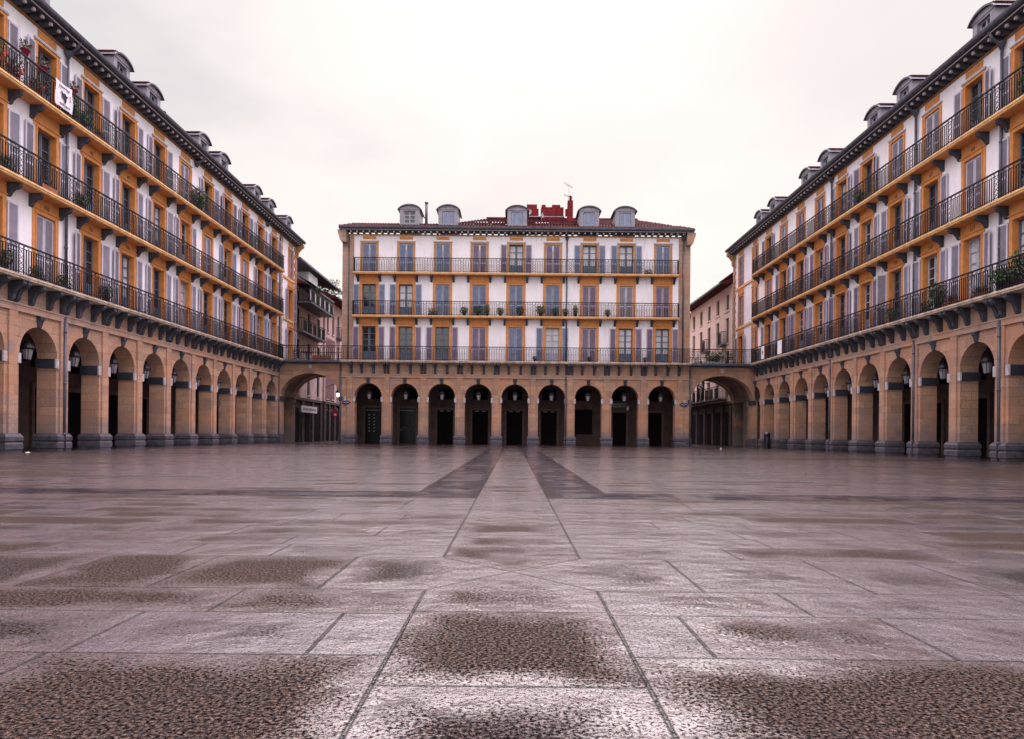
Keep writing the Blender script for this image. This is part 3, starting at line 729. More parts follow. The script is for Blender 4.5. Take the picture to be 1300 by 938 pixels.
bl = side_building('arcade_building', 'long left block with orange window surrounds and three iron balconies above a sandstone arcade', (-WL, 0, 0), PI / 2, 1, CL, 54.2,
    ['OOOOOOOOOCOOO', 'OOCOCOOOOOOOO', 'OOOOOCOOOOOOO'], kl, (CL[9] + HP, CL[0] + HP - 0.02), (CL[9] + HP, CL[5] + HP, CL[0] - HP), (24.84, 30.16, 32.82, 38.14, 40.8, 46.12, 48.78, 52.6),
    {(0, 9): '108', (0, 8): '107', (1, 8): '48', (0, 7): '106', (1, 7): '47'})
br = side_building('arcade_building', 'long right block with lilac shutters, iron balconies and sandstone arcade', (WR, 0, 0), -PI / 2, -1, CR, 55.5,
    ['COOOOOOHOOOOOO', 'CCOOOOOOOCOOOO', 'COCCCOOCCOOOOO'], kr, (CR[9] - HP, CR[7] - HP, CR[4] - HP), (CR[9] - HP, CR[7] - HP, CR[4] - HP), (50.2, 47.54, 42.22, 39.56, 34.24, 31.58, 26.26),
    {(0, 9): '157', (0, 8): '158', (0, 7): '159', (1, 8): '67', (1, 9): '68', (1, 7): '66'})
for nm, lst in (('left', CL), ('right', CR)):
    for k, y in enumerate(lst):
        x = -(WL + 0.40) if nm == 'left' else WR + 0.40
        lantern((x, y, 3.24), 'hanging lantern in the %s arch of the %s arcade from the far end' % (ORD[k] if k < 13 else 'fourteenth', nm))
# chimneys on the left roof
def chimney(root, x, y, z, w, d, h, pots=0, name='chimney'):
    m_ = MB(); m_.box(x - w / 2, x + w / 2, y, y + d, z, z + h); m_.box(x - w / 2 - .06, x + w / 2 + .06, y - .06, y + d + .06, z + h - 0.12, z + h)
    for k in range(pots): m_.lathe([(0.14, 0), (0.11, 0.35), (0.15, 0.37), (0.15, 0.42)], 8, (x - w / 2 + (k + .5) * w / pots, y + d / 2, z + h))
    return ob(name, (m_, 'brick'), root)
chimney(bl, 35.9, 0.9, 15.8, 1.2, 0.7, 1.05, 1); chimney(br, -45.0, 1.0, 15.8, 0.8, 0.6, 0.9); chimney(br, -36.6, 1.0, 15.8, 1.0, 0.6, 0.8)

# ------------------------------------------------------------------ centre building
XC = 0.13
ctr = thing('arcade_building', 'middle block facing the camera, nine bays wide with red chimneys on its tiled roof', 'building', (XC, YC, 0), 0, 'arcaded blocks around the square')
cc = [(k - 4) * P for k in range(9)]
arcade(ctr, cc)
x0, x1 = -12.58, 12.62
for a, b_, q0, q1 in ((x0, -12.32, x0 - .05, -12.27), (12.32, x1, 12.27, x1 + .05)):
    m_ = MB(); m_.box(a, b_, 0, 0.72, 0, SPR); m_.box(min(a, -cc[8] - HP) if a < 0 else cc[8] + HP, (-cc[8] - HP) if a < 0 else b_, 0, 0.72, SPR, HTOP); p = ob('corner_pier', (m_, 'stone'), ctr)
    m_ = MB(); m_.box(q0, q1, -0.16, 0.775, 0, 0.63); ob('plinth', (m_, 'plinth'), p)
m_ = MB(); m_.box(x0, x1, -0.085, 0.7, HTOP - .02, 5.07); m_.box(x0, x1, -0.11, 0.7, 5.03, 5.085); m_.box(x0, x1, 0, 0.6, 5.08, 5.87); ob('entablature', (m_, 'stone_grey'), ctr)
for c_ in cc:
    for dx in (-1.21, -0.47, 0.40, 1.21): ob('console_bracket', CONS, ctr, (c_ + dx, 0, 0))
wl, wr = -11.75, 11.78
m_ = upper_wall(wl, wr, cc); ob('upper_wall', (m_, 'stucco'), ctr)
for a, b_ in ((x0, wl), (wr, x1)): m_ = MB(); m_.box(a, b_, -0.04, 0.3, 5.88, 15.14); ob('corner_pilaster', (m_, 'stone_grey'), ctr)
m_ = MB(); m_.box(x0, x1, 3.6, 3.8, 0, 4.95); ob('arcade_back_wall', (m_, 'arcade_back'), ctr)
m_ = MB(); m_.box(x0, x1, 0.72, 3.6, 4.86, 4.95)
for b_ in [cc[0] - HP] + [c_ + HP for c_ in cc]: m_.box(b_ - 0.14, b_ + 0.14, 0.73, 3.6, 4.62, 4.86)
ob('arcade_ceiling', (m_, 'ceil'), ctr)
m_ = MB(); m_.box(x0, x1, 3.8, 10, 0, 15.0); m_.box(x0 + .01, x1 - .01, 10.01, 32, 0, 5.6); m_.box(x0, x1, 0.3, 3.8, 5.0, 5.85)
for a, b_ in ((x0, x0 + .25), (x1 - .25, x1)): m_.box(a + .001, b_ - .001, 0.74, 3.6, 0, 4.86); m_.box(a, b_, 0.31, 3.8, 5.0, 15.1)
ob('rear_walls', (m_, 'passage'), ctr)
# arcade doors, positions read from the photograph at the back wall (y = 53.88)
for k, (px, kd) in enumerate(((474, 'S'), (517.5, 'S'), (565, 'A'), (609.5, 'A'), (652.8, 'A'), (696.5, 'A'), (740, 'W'), (786, 'B'), (831, 'B'))):
    x = (px - 651) / 881 * 53.88 - XC
    if kd == 'W':
        w_ = MB(); w_.box(-0.70, 0.70, -0.02, 0.05, 0.95, 2.75); w_.box(-0.78, 0.78, -0.06, 0.04, 0.86, 0.95)
        for q in range(1, 9): w_.box(-0.68, 0.68, -0.035, 0.0, 0.95 + q * 0.2 - .02, 0.95 + q * 0.2 + .02)
        ob('shop_window', (w_, 'door'), ctr, (x, 3.54, 0))
    else:
        d = ob('door', {'S': DOOR_S, 'A': DOOR_A, 'B': DOOR_B}[kd], ctr, (x, 3.53, 0))
        if kd == 'A':
            q = MB(); q.box(-0.42, -0.12, -0.02, 0.0, 2.52, 2.58); q.box(0.12, 0.42, -0.02, 0.0, 2.52, 2.58); ob('door_sign', (q, 'sign_grey'), d, (0, 0, 0))
        if kd == 'S':
            q = MB()
            for n_ in range(9): q.box(-0.55 + n_ * 0.12, -0.47 + n_ * 0.12, -0.005, 0.018, 2.52, 2.60)
            if k == 0:
                for r_ in range(6):
                    for c2 in (0, 1): q.box(-0.38 + c2 * 0.38, -0.26 + c2 * 0.38, -0.005, 0.018, 0.9 + r_ * 0.25, 0.99 + r_ * 0.25)
            else:
                for n_ in range(0):
                    xx = random.uniform(-0.55, 0.5); zz = random.uniform(0.85, 1.35) + random.choice((0, 0, 0, .2)); q.box(xx, xx + random.uniform(.02, .09), -0.005, 0.018, zz, zz + random.uniform(.02, .10))
            ob('window_display', (q, 'sign_grey' if k == 0 else 'sign_grey'), d)
    ob('transom_window', TRANS, ctr, (cc[k], 3.53, 0))
    if k == 1:                                          # white scrawl across the dark shutter
        q = MB(); R_ = random.Random(4); pts = [(-0.58, 1.1)]
        while pts[-1][0] < 0.5: pts.append((pts[-1][0] + R_.uniform(.01, .07), R_.uniform(0.9, 1.35)))
        q.tube([(a, 0.012, b_) for a, b_ in pts], 0.018, 3, sm=False); ob('graffiti', (q, 'sign_grey'), d)
q = MB(); q.box(-0.95, 0.75, -0.05, 0.0, 2.93, 3.30, 0)
for n_ in range(8):
    if n_ in (0, 2, 5): q.box(-0.8 + n_ * 0.17, -0.77 + n_ * 0.17, -0.06, -0.05, 3.0, 3.22, 1)
    q.box(-0.8 + n_ * 0.17, -0.69 + n_ * 0.17, -0.06, -0.05, 3.0, 3.03, 1); q.box(-0.8 + n_ * 0.17, -0.69 + n_ * 0.17, -0.06, -0.05, 3.19, 3.22, 1)
q.box(0.62, 0.78, -0.09, -0.05, 2.75, 3.02, 2)
tag(ob('shop_sign', (q, ['sign_black', 'sign_grey', 'sign_white']), None, ((785 - 651) / 881 * 53.8, YC + 3.54, 0)), 'dim fascia sign with worn grey lettering above the door in the eighth middle arch', 'sign')
ST = ['OOOCCOCOO', 'OOCCCCCCC', 'CCCCOCOOC']
KD = [['lilac', 'lilac', 'lilac', 'lilac', 'blue', 'blue', 'lilac', 'lilac', 'lilac'], ['blue', 'blue', 'blue', 'blue', 'blue', 'blue', 'lilac', 'grey', 'lilac'], ['blue', 'blue', 'blue', 'lilac', 'lilac', 'lilac', 'blue', 'blue', 'blue']]
JW = {(0, 5)}
for i in range(3):
    for k, x in enumerate(cc):
        window(ctr, i, x, ST[i][k], False, KD[i][k], None, 'w' if (i, k) in JW else 'd', 'c' if (i, k) in {(1, 1), (2, 4), (0, 5), (0, 7), (0, 8), (2, 6), (2, 7)} else 'd', ang=random.choice((2, 3, 4)))
for i, (z0, z1, pr, a, b_) in enumerate(((5.80, 5.95, 0.60, x0, x1), (9.05, 9.20, 0.57, -11.75, 11.75), (12.15, 12.30, 0.57, -11.7, 11.7))):
    b = ob('balcony', (slab_mesh(a, b_, z0, z1, pr, None), 'slab_stone' if i == 0 else 'ochre'), ctr)
    ob('railing', (railing(a + .02, b_ - .02, z1, -pr + 0.06, i > 0, i > 0), 'iron'), b)
    if i: sb = MB(); sb.box(a + .05, b_ - .05, -pr + 0.08, 0.0, z0 - 0.012, z0 + 0.01); ob('soffit', (sb, 'orange'), b)
for i in (1, 2):
    for x in cc:
        for s in (-1, 1): ob('balcony_bracket', UBR, ctr, (x + s * 0.80, 0, FL[i][0] - 0.165))
ob('cornice', (cornice(x0, x1, 0.15), ['lead', 'impost_cap', 'orange', 'tan']), ctr)
for s in (-1, 1):                                      # flared stone corners under the eave
    m_ = MB(); pts = [(0.0, 14.45), (0.10, 14.6), (0.16, 14.85), (0.24, 15.05), (0.27, 15.30), (-0.35, 15.30), (-0.35, 14.45)]
    xx = x0 if s < 0 else x1
    pp = [(xx + s * u, z) for u, z in pts]; m_.face_xz(pp if s > 0 else pp[::-1], -0.5, 0.5); ob('corner_bracket', (m_, 'stone_grey'), ctr)
rf = ob('roof', (tiled(x0 - .2, x1 + .2, -0.5, 15.58, 1.3, 16.30, 0.9, 0.9), 'tile'), ctr)
m_ = tiled(-4.8, 11.6, 0.9, 16.20, 5.3, 17.92, 2.4, 1.9); ob('upper_roof', (m_, 'tile'), rf)
m_ = MB(); m_.tube([(x, 5.3, 17.97) for x in (-2.4, 9.7)], 0.13, 6); ob('ridge_tiles', (m_, 'tile'), rf)
# red brick chimney stacks behind the ridge
def cx(px, d): return (px - 651) / 881 * d - XC
m_ = MB(); d_ = YC + 4.4
m_.box(cx(668, d_), cx(681, d_), 4.2, 5.0, 16.6, 18.45); m_.box(cx(666, d_), cx(679, d_), 4.25, 4.95, 18.45, 18.8)
m_.box(cx(684, d_), cx(712.5, d_), 4.1, 5.0, 16.6, 18.55); m_.box(cx(685, d_), cx(690, d_), 4.3, 4.9, 18.55, 18.8); m_.box(cx(698, d_), cx(708.5, d_), 4.3, 4.9, 18.55, 18.8)
m_.box(cx(666, d_), cx(713.5, d_), 4.05, 5.0, 17.75, 17.83, 1)
ob('chimney', (m_, ['brick', 'zinc_light']), rf)
m_ = MB(); d_ = YC + 3.2; a, b_ = cx(717, d_), cx(724.5, d_)
vs = [(a, 3, 16.5), (b_, 3, 16.5), (b_, 3.5, 16.5), (a, 3.5, 16.5), (a + .05, 3.05, 18.75), (b_, 3.05, 18.75), (b_, 3.45, 18.75), (a + .05, 3.45, 18.75)]
m_.add(vs, [(0, 1, 5, 4), (1, 2, 6, 5), (2, 3, 7, 6), (3, 0, 4, 7), (4, 5, 6, 7)]); m_.lathe([(0.10, 0), (0.09, 0.35), (0.11, 0.4)], 8, ((a + b_) / 2 + .05, 3.25, 18.75)); m_.box(a - .12, a + .03, 3.1, 3.4, 17.6, 18.1)
m_.box(a - .6, b_ + .3, 2.6, 3.8, 16.5, 17.0, 1)
ob('chimney', (m_, ['brick', 'tile']), rf)
m_ = MB(); xx = cx(538.7, YC + .9); m_.tube([(xx, 0.9, 15.9), (xx, 0.9, 17.7)], 0.10, 8); m_.lathe([(0.13, 0), (0.15, 0.04), (0.13, 0.1)], 8, (xx, 0.9, 17.68)); ob('flue_pipe', (m_, 'lead'), rf)
for k, px in enumerate((517.5, 566.5, 654, 745.5, 791)): dormer(ctr, cx(px, YC + .4), 0.35, 16.02, closed=(k != 0))
m_ = MB(); m_.box(-0.42, -0.16, -0.06, 0.0, 0, 0)
# skylights
for px in (609, 686, 630):
    m_ = MB(); x = cx(px, YC + 2); m_.add([(x - .5, 1.7, 16.52), (x + .45, 1.7, 16.52), (x + .45, 2.5, 16.86), (x - .5, 2.5, 16.86), (x - .5, 1.7, 16.38), (x + .45, 1.7, 16.38), (x + .45, 2.5, 16.7), (x - .5, 2.5, 16.7)], [(0, 1, 2, 3), (0, 1, 5, 4), (1, 2, 6, 5), (0, 3, 7, 4), (2, 3, 7, 6)]); ob('skylight', (m_, 'canvas'), rf)
downpipe(ctr, (717.5 - 651) / 17.5 - XC, -0.10, (0.02, 5.0)); downpipe(ctr, (717.5 - 651) / 17.5 - XC, -0.10, (5.1, 14.8), 0.05); hopper(ctr, (717.5 - 651) / 17.5 - XC)
downpipe(ctr, 12.1, -0.12, (5.98, 15.0)); downpipe(ctr, 12.66, -0.16, (0.02, 5.7)); downpipe(ctr, -12.1, -0.12, (5.98, 15.0), 0.04); downpipe(ctr, -12.62, -0.16, (0.02, 5.7), 0.05); hopper(ctr, 12.1)
for k, x in enumerate(cc): lantern((x + XC, YC + 0.40, 3.24), 'hanging lantern in the %s arch from the left of the middle block' % ORD[k])

# ------------------------------------------------------------------ bridges over the corner streets
def bridge(name, label, xa, xb, y0, y1):
    root = thing(name, label, 'bridge', ((xa + xb) / 2, y0, 0), 0, 'arched bridges over the corner streets'); w = xb - xa; th = y1 - y0
    for nm, y, dp in (('front_arch', 0, 0.7), ('rear_arch', th - 0.7, 0.7)):
        a = arch_panel(w, w / 2 - 0.14, 3.43, 5.79, dp, 28, segm=0.78); o = ob(nm, (a, ['stone', 'stone']), root, (0, y, 0))
    m_ = MB(); n = 24; R = w / 2 - 0.10; pts = [(R * math.cos(PI - PI * i / n), 3.43 + (R * 0.78 + .12) * math.sin(PI - PI * i / n)) for i in range(n + 1)]
    for (p, q_), (r_, s_) in zip(pts, pts[1:]): m_.quad((p, 0.69, q_), (p, th - 0.69, q_), (r_, th - 0.69, s_), (r_, 0.69, s_))
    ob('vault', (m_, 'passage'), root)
    for s in (-1, 1):
        m_ = MB(); a, b_ = sorted((s * (w / 2 - 0.14), s * (w / 2 + 0.2))); m_.box(a, b_, -0.02, 0.7, 0, 3.43); p = ob('pier', (m_, 'stone'), root)
        m_ = MB(); a, b_ = sorted((s * (w / 2 - 0.20), s * (w / 2 + 0.1))); m_.box(a, b_, -0.07, 0.73, 0, 0.62); ob('plinth', (m_, 'plinth'), p)
        m_ = MB(); m_.box(a, b_, -0.06, 0.73, 3.06, 3.4); ob('impost', (m_, 'impost'), p)
    m_ = MB(); m_.prism([(0.0, 5.62), (-0.14, 5.62), (-0.14, 5.56), (-0.08, 5.36), (0.0, 5.32)], -0.13, 0.13); ob('keystone', (m_, 'impost_cap'), root)
    m_ = MB(); m_.box(-w / 2, w / 2, -0.55, th, 5.80, 5.95); m_.box(-w / 2, w / 2, -0.2, 0.0, 5.70, 5.797); ob('terrace_slab', (m_, 'lead'), root)
    ob('railing', (railing(-w / 2 + .02, w / 2 - .02, 5.952, -0.48, False, False), 'iron'), root)
    ob('rear_railing', (railing(-w / 2 + .02, w / 2 - .02, 5.952, th - 0.1, False, False, panels=False), 'iron'), root)
    return root
bridge('street_bridge', 'sandstone arch bridge with roof terrace joining the left block to the middle block', -WL + .02, x0 + XC - 0.01, YC + 0.05, 54.1)
bridge('street_bridge', 'sandstone arch bridge with roof terrace joining the right block to the middle block', x1 + XC + 0.01, WR - .02, YC + 0.05, 55.4)

# ------------------------------------------------------------------ houses in the side streets
def win_recess(mb, x, z0, z1, w=0.95): mb.box(x - w / 2, x + w / 2, 0, 0, z0, z1)
def street_house(name, label, origin, rz, length, z1, rows, cols, wall, wmat, depth=8, ledge=0.15, eave=0.9, ww=0.9, low='shop_stone', lowdoors=True, balc=()):
    root = thing(name, label, 'house', origin, rz, 'houses in the side streets'); mb = MB(); xs = [(k + 0.5) * length / cols for k in range(cols)]
    x = 0
    for c_ in xs:
        mb.box(x, c_ - ww / 2, 0, 0.3, 3.6, z1); x = c_ + ww / 2; zz = 3.6
        for a, b_ in rows: mb.box(c_ - ww / 2, c_ + ww / 2, 0, 0.3, zz, a); zz = b_
        mb.box(c_ - ww / 2, c_ + ww / 2, 0, 0.3, zz, z1)
    mb.box(x, length, 0, 0.3, 3.6, z1); mb.box(0, 0.3, 0.31, depth, 3.6, z1); mb.box(length - .3, length, 0.31, depth, 3.6, z1); mb.box(0.31, length - .31, depth - .3, depth, 0, z1)
    ob('wall', (mb, wall), root)
    mb = MB(); mb.box(0, length, 0.12, 0.4, 0, 3.4); mb.box(-0.0, length, -0.06, 0.4, 3.4, 3.62)
    for k in range(cols + 1):
        x = min(length - .3, max(0.3, k * length / cols)); mb.box(x - 0.28, x + 0.28, -0.02, 0.2, 0, 3.4)
    ob('ground_floor', (mb, low), root)
    for c_ in xs:
        if lowdoors: mb = MB(); mb.box(c_ - 0.6, c_ + 0.6, 0.06, 0.13, 0.02, 2.8); ob('shopfront', (mb, 'door'), root)
    for a, b_ in rows:
        for c_ in xs:
            mb = MB(); mb.box(c_ - ww / 2, c_ + ww / 2, 0.12, 0.16, a, b_, 0)
            mb.box(c_ - 0.02, c_ + 0.02, 0.10, 0.13, a, b_, 0); mb.box(c_ - ww / 2 - .08, c_ + ww / 2 + .08, -0.08, 0.1, a - 0.1, a, 1)
            ob('window', (mb, [wmat, wall]), root)
    mb = MB(); mb.prism([(-eave, z1 - .05), (-eave, z1 + 0.1), (depth / 2, z1 + 2.2), (depth + .4, z1 + .1), (depth + .4, z1 - .05), (0, z1 + .05)], -0.02, length + .02, 0); mb.box(0, length, -eave - .1, -eave + .02, z1 - .02, z1 + .12, 1)
    ob('roof', (mb, ['tile', 'lead']), root)
    for (a, b_, z, pr) in balc:
        mb = MB(); mb.box(a, b_, -pr, 0, z - 0.12, z); o = ob('balcony', (mb, 'lead'), root)
        ob('railing', (railing(a + .02, b_ - .02, z, -pr + .05, True, True, panels=False), 'iron'), o)
    return root
# left street (facades face +x): local x runs away from the camera
hA = street_house('town_house', 'narrow grey-pink house with deep upper balcony just behind the left block', (-WL - 0.25, 54.3, 0), PI / 2, 8.5, 12.4, [(3.9, 5.6), (6.6, 8.2), (9.0, 10.7), (11.0, 12.1)], 3, 'pink_wall', 'door',
    balc=((0.3, 7.0, 8.75, 0.7), (0.1, 7.1, 11.0, 1.35)), ww=0.8)
m_ = MB(); m_.box(0.15, 7.05, -1.28, -1.25, 11.08, 12.0); ob('balcony_screen', (m_, 'canvas'), hA)
m_ = MB(); m_.quad((0.2, -0.1, 13.1), (4.5, -0.1, 13.1), (4.5, -1.3, 12.5), (0.2, -1.3, 12.5)); m_.box(4.0, 6.6, 0.0, 2.0, 12.6, 14.2); ob('roof_room', (m_, 'canvas'), hA)
m_ = MB(); m_.prism([(-0.4, 14.4), (-0.4, 14.55), (3, 15.6), (3, 15.4)], 0.5, 14.0); ob('roof_slope', (m_, 'lead'), hA)
hB = street_house('town_house', 'tall faded pink house with dark patched brickwork farther down the left street', (-WL - 0.1, 62.9, 0), PI / 2, 9.5, 12.9, [(3.9, 5.7), (6.9, 9.0), (9.9, 12.0)], 5, 'pink_wall', 'brown_wood', eave=1.1,
    balc=((3.9, 5.5, 9.8, 0.5), (3.9, 5.5, 6.8, 0.5)), ww=0.75)
m_ = MB(); m_.box(0.3, 3.5, -0.012, 0.0, 3.7, 9.4); ob('patched_wall', (m_, 'maroon_wall'), hB)
hB2 = street_house('town_house', 'last dim house at the end of the left street', (-WL, 72.6, 0), PI / 2, 12, 12.6, [(3.9, 5.7), (6.9, 9.0), (9.9, 11.8)], 5, 'pink_wall', 'brown_wood')
# right street (faces -x): local x runs toward the camera
hC = street_house('town_house', 'plain beige house with small brown shuttered windows just behind the right block', (WR - 0.05, 68.7, 0), -PI / 2, 13.1, 12.95, [(4.0, 5.6), (6.2, 7.7), (8.35, 10.4), (11.0, 12.3)], 5, 'beige_wall', 'brown_wood', eave=0.9,
    balc=((5.4, 6.9, 8.3, 0.45), (10.3, 11.8, 8.3, 0.45), (0.5, 11.8, 3.9, 0.7)), ww=0.9)
m_ = MB(); m_.box(7.4, 12.0, 1.2, 3.6, 13.0, 14.5, 0); m_.prism([(0.7, 14.4), (2.4, 15.1), (4.0, 14.4), (4.0, 14.3), (0.7, 14.3)], 7.0, 12.3, 1); m_.tube([(10.0, 2.4, 14.8), (10.0, 2.4, 16.3)], 0.09, 6, 2); m_.box(9.75, 10.25, 2.2, 2.6, 16.25, 16.32, 2)
ob('roof_room', (m_, ['beige_wall', 'tile', 'zinc_light']), hC)
hD = street_house('town_house', 'last dim house at the end of the right street', (WR, 82.8, 0), -PI / 2, 14, 12.4, [(3.9, 5.7), (6.9, 8.7), (9.9, 11.4)], 5, 'beige_wall', 'brown_wood')
for s, lb in ((-1, 'left'), (1, 'right')):
    street_house('town_house', 'dark house front closing the far end of the %s street' % lb, (-21 if s < 0 else 8.5, 86, 0), 0, 12.5, 11.5, [(3.9, 5.7), (6.9, 8.7), (9.5, 11.0)], 5, 'pink_wall', 'door')
    street_house('town_house', 'dark side-street wall behind the middle block on the %s' % lb, (x0 + XC + .2, 61, 0) if s < 0 else (x1 + XC - .2, 84, 0), -PI / 2 if s < 0 else PI / 2, 0.01 + 0.0 if False else 0.5, 4, [], 1, 'passage', 'door', depth=1) if False else None

# ------------------------------------------------------------------ signs and street things
def letters(mb, txt, x, y, z, size, step, m):
    for k, ch in enumerate(txt):
        cu = bpy.data.curves.new('l', 'FONT'); cu.body = ch; cu.size = size; cu.align_x = 'CENTER'; cu.extrude = 0.004
        o = bpy.data.objects.new('l', cu); C.objects.link(o); dg = bpy.context.evaluated_depsgraph_get(); me_ = bpy.data.meshes.new_from_object(o.evaluated_get(dg)); bpy.data.objects.remove(o)
        vs = [(v.co.x + x, y - v.co.z, v.co.y + z - step * k) for v in me_.vertices]; mb.add(vs, [tuple(p.vertices) for p in me_.polygons], m)
sg = thing('hanging_sign', 'tall black hanging sign with white vertical lettering seen through the right arch', 'sign', (16.75, 62, 0))
m_ = MB(); m_.box(-0.33, 0.33, 0, 0.12, 4.05, 5.75); ob('sign_board', (m_, 'sign_black'), sg)
m_ = MB(); letters(m_, '&GRIL', 0, -0.012, 4.92, 0.30, 0.20, 0)
m_.face_xz([(-0.12, 5.40), (0.12, 5.40), (0.05, 5.52), (0.09, 5.52), (0.0, 5.66), (-0.09, 5.52), (-0.05, 5.52)], -0.012, -0.001)
m_.tube([(-0.18, -0.01, 5.12), (-0.16, -0.01, 5.26), (-0.02, -0.01, 5.34), (0.12, -0.01, 5.26), (0.17, -0.01, 5.12)], 0.035, 4, sm=False); m_.box(-0.2, -0.08, -0.012, 0, 5.06, 5.18)
ob('lettering', (m_, 'sign_white'), sg)
m_ = MB(); m_.box(0.33, 0.85, 0.04, 0.08, 5.5, 5.54); m_.box(0.33, 0.85, 0.04, 0.08, 4.2, 4.24); ob('mounting_arm', (m_, 'iron'), sg)
sg = thing('shop_sign', 'white lit fascia sign with grey lettering over a dark shopfront under the left arch', 'sign', (-WL + 0.02, 55.6, 0), PI / 2)
m_ = MB(); m_.box(0, 4.2, -0.10, 0.0, 2.42, 2.95); ob('sign_board', (m_, 'sign_white'), sg)
m_ = MB()
for k in range(13): m_.box(0.3 + k * 0.28, 0.45 + k * 0.28, -0.11, -0.1, 2.58 + (k % 3) * .03, 2.78); m_.box(0.3 + k * 0.28, 0.50 + k * 0.28, -0.112, -0.1, 2.60, 2.63)
ob('lettering', (m_, 'sign_grey'), sg)
sg = thing('hanging_sign', 'small red round hanging sign in the left street', 'sign', (-15.9, 62, 0))
m_ = MB(); m_.face_xz([(0.25 * math.cos(2 * PI * k / 12), 2.55 + 0.42 * math.sin(2 * PI * k / 12)) for k in range(12)], 0, 0.12); ob('sign_board', (m_, 'sign_red'), sg)
m_ = MB(); m_.box(-1.1, -0.2, 0.04, 0.08, 2.9, 2.94); ob('mounting_arm', (m_, 'iron'), sg)
m_ = MB(); m_.box(-0.1, 0.12, -0.012, 0, 2.3, 2.5); ob('emblem', (m_, 'sign_white'), sg)
lt = make_lantern(True); lt.name = 'street_lamp'; lt.location = (-15.75, 62.5, 3.95); tag(lt, 'lit wall lamp on a bracket in the left street', 'lamp')
m_ = MB(); m_.tube([(-1.2, 0, 0.9), (-0.5, 0, 1.15), (0, 0, 1.12)], 0.025, 5); ob('lamp_bracket', (m_, 'iron'), lt)
for px, py, lb in ((439.2, 510.5, 'left'), (867.5, 511, 'right')):
    x = (px - 651) / 881 * 50.2; z = 0.8 + (550.5 - py) / 881 * 50.2
    if lb == 'left': z -= 0.10
    pl = thing('street_name_plate', 'oval navy enamel street name plate on the %s corner pier of the middle block' % lb, 'sign', (x, YC - 0.10, z))
    m_ = MB(); m_.face_xz([(0.30 * math.cos(2 * PI * k / 20), 0.14 * math.sin(2 * PI * k / 20)) for k in range(20)], 0, 0.09); ob('plate', (m_, 'navy'), pl)
    m_ = MB(); m_.box(-0.20, -0.03, -0.004, 0, -0.012, 0.022); m_.box(0.03, 0.20, -0.004, 0, -0.012, 0.022); m_.box(-0.02, 0.02, -0.004, 0, 0.05, 0.09); m_.box(-0.03, 0.03, -0.004, 0, -0.08, -0.05); ob('lettering', (m_, 'plate_ink'), pl)
def bin_(loc, lb, h=0.95):
    r = thing('litter_bin', lb, 'bin', loc, 0, 'litter bins in the arcades')
    m_ = MB(); m_.lathe([(0.17, 0), (0.19, 0.03), (0.20, h * .72), (0.2, h * .74), (0.21, h * .75), (0.21, h * .95), (0.16, h)], 16); ob('bin_body', (m_, 'bin'), r)
    m_ = MB(); m_.lathe([(0.15, h), (0.13, h + 0.02)], 16); ob('ashtray_lid', (m_, 'steel'), r)
    m_ = MB(); m_.box(-0.11, 0.11, -0.216, -0.19, h * .8, h * .9); ob('opening', (m_, 'door'), r)
bin_((WR - 0.32, 47.0, 0), 'black round litter bin with steel lid between two piers of the right arcade', 1.05)
bin_((-WL + 0.15 - .4, 44.75, 0), 'dark litter bin in an archway of the left arcade', 1.2)
m_ = MB(); m_.add([(0, 0, 0.004), (0.16, 0.02, 0.03), (0.15, 0.12, 0.012), (-0.02, 0.10, 0.035), (0.07, 0.06, 0.05)], [(0, 1, 4), (1, 2, 4), (2, 3, 4), (3, 0, 4)])
tag(ob('paper_scrap', (m_, 'paper'), None, (-16.3, 23.2, 0.004)), 'scrap of white paper on the wet paving in front of the left arcade', 'litter')
m_ = MB(); m_.lathe([(0.03, 0), (0.045, 0.10), (0.047, 0.11)], 10); tag(ob('paper_cup', (m_, 'paper'), None, (12.3, 41.0, 0.0)), 'tiny white cup on the paving before the right passage', 'litter')
# roof aerials
def aerial(loc, lb, h=2.4):
    r = thing('tv_aerial', lb, 'aerial', loc, 0, 'television aerials'); m_ = MB(); m_.tube([(0, 0, 0), (0, 0, h)], 0.018, 5); ob('mast', (m_, 'zinc_light'), r)
    m_ = MB()
    for zz, tilt in ((h - 0.25, 0.5), (h - 1.1, 0.3)):
        m_.tube([(-0.35, 0, zz + tilt * .5), (0.3, 0, zz - tilt * .3)], 0.014, 4)
        for k in range(6): q = -0.33 + k * 0.12; m_.tube([(q, -0.3, zz + tilt * .35 - k * .06 * tilt * 2), (q, 0.3, zz + tilt * .35 - k * .06 * tilt * 2)], 0.010, 4)
    ob('antenna', (m_, 'lead'), r)
aerial(((719 - 651) / 881 * 54, YC + 3.6, 17.2), 'thin television aerial rising beside the tall red chimney of the middle block', 3.1)
aerial((-WL - 2, 61.5, 14.2), 'television aerial on the roofs of the left street', 1.6)
def dish(loc, lb, r_=0.22, rz=0.0):
    r = thing('satellite_dish', lb, 'satellite dish', loc, rz, 'satellite dishes on the middle roof'); m_ = MB(); n = 12; vs = [(0, 0.08, 0)] + [(r_ * math.cos(2 * PI * k / n), 0, r_ * math.sin(2 * PI * k / n)) for k in range(n)] + [(0, 0.10, 0)]
    m_.add(vs, [(0, k + 1, (k + 1) % n + 1) for k in range(n)] + [(n + 1, (k + 1) % n + 1, k + 1) for k in range(n)]); ob('reflector', (m_, 'impost_cap'), r)
    m_ = MB(); m_.tube([(0, 0.08, 0), (0, 0.1, -0.7)], 0.02, 5); ob('mast', (m_, 'zinc_light'), r)
dish(((668.5 - 651) / 881 * 53.8, YC + 3.4, 17.95), 'white satellite dish in front of the red chimney, right of the middle dormer')
dish(((686 - 651) / 881 * 53.9, YC + 3.5, 17.75), 'white satellite dish edge-on before the widest red chimney stack', 0.22, 1.2)

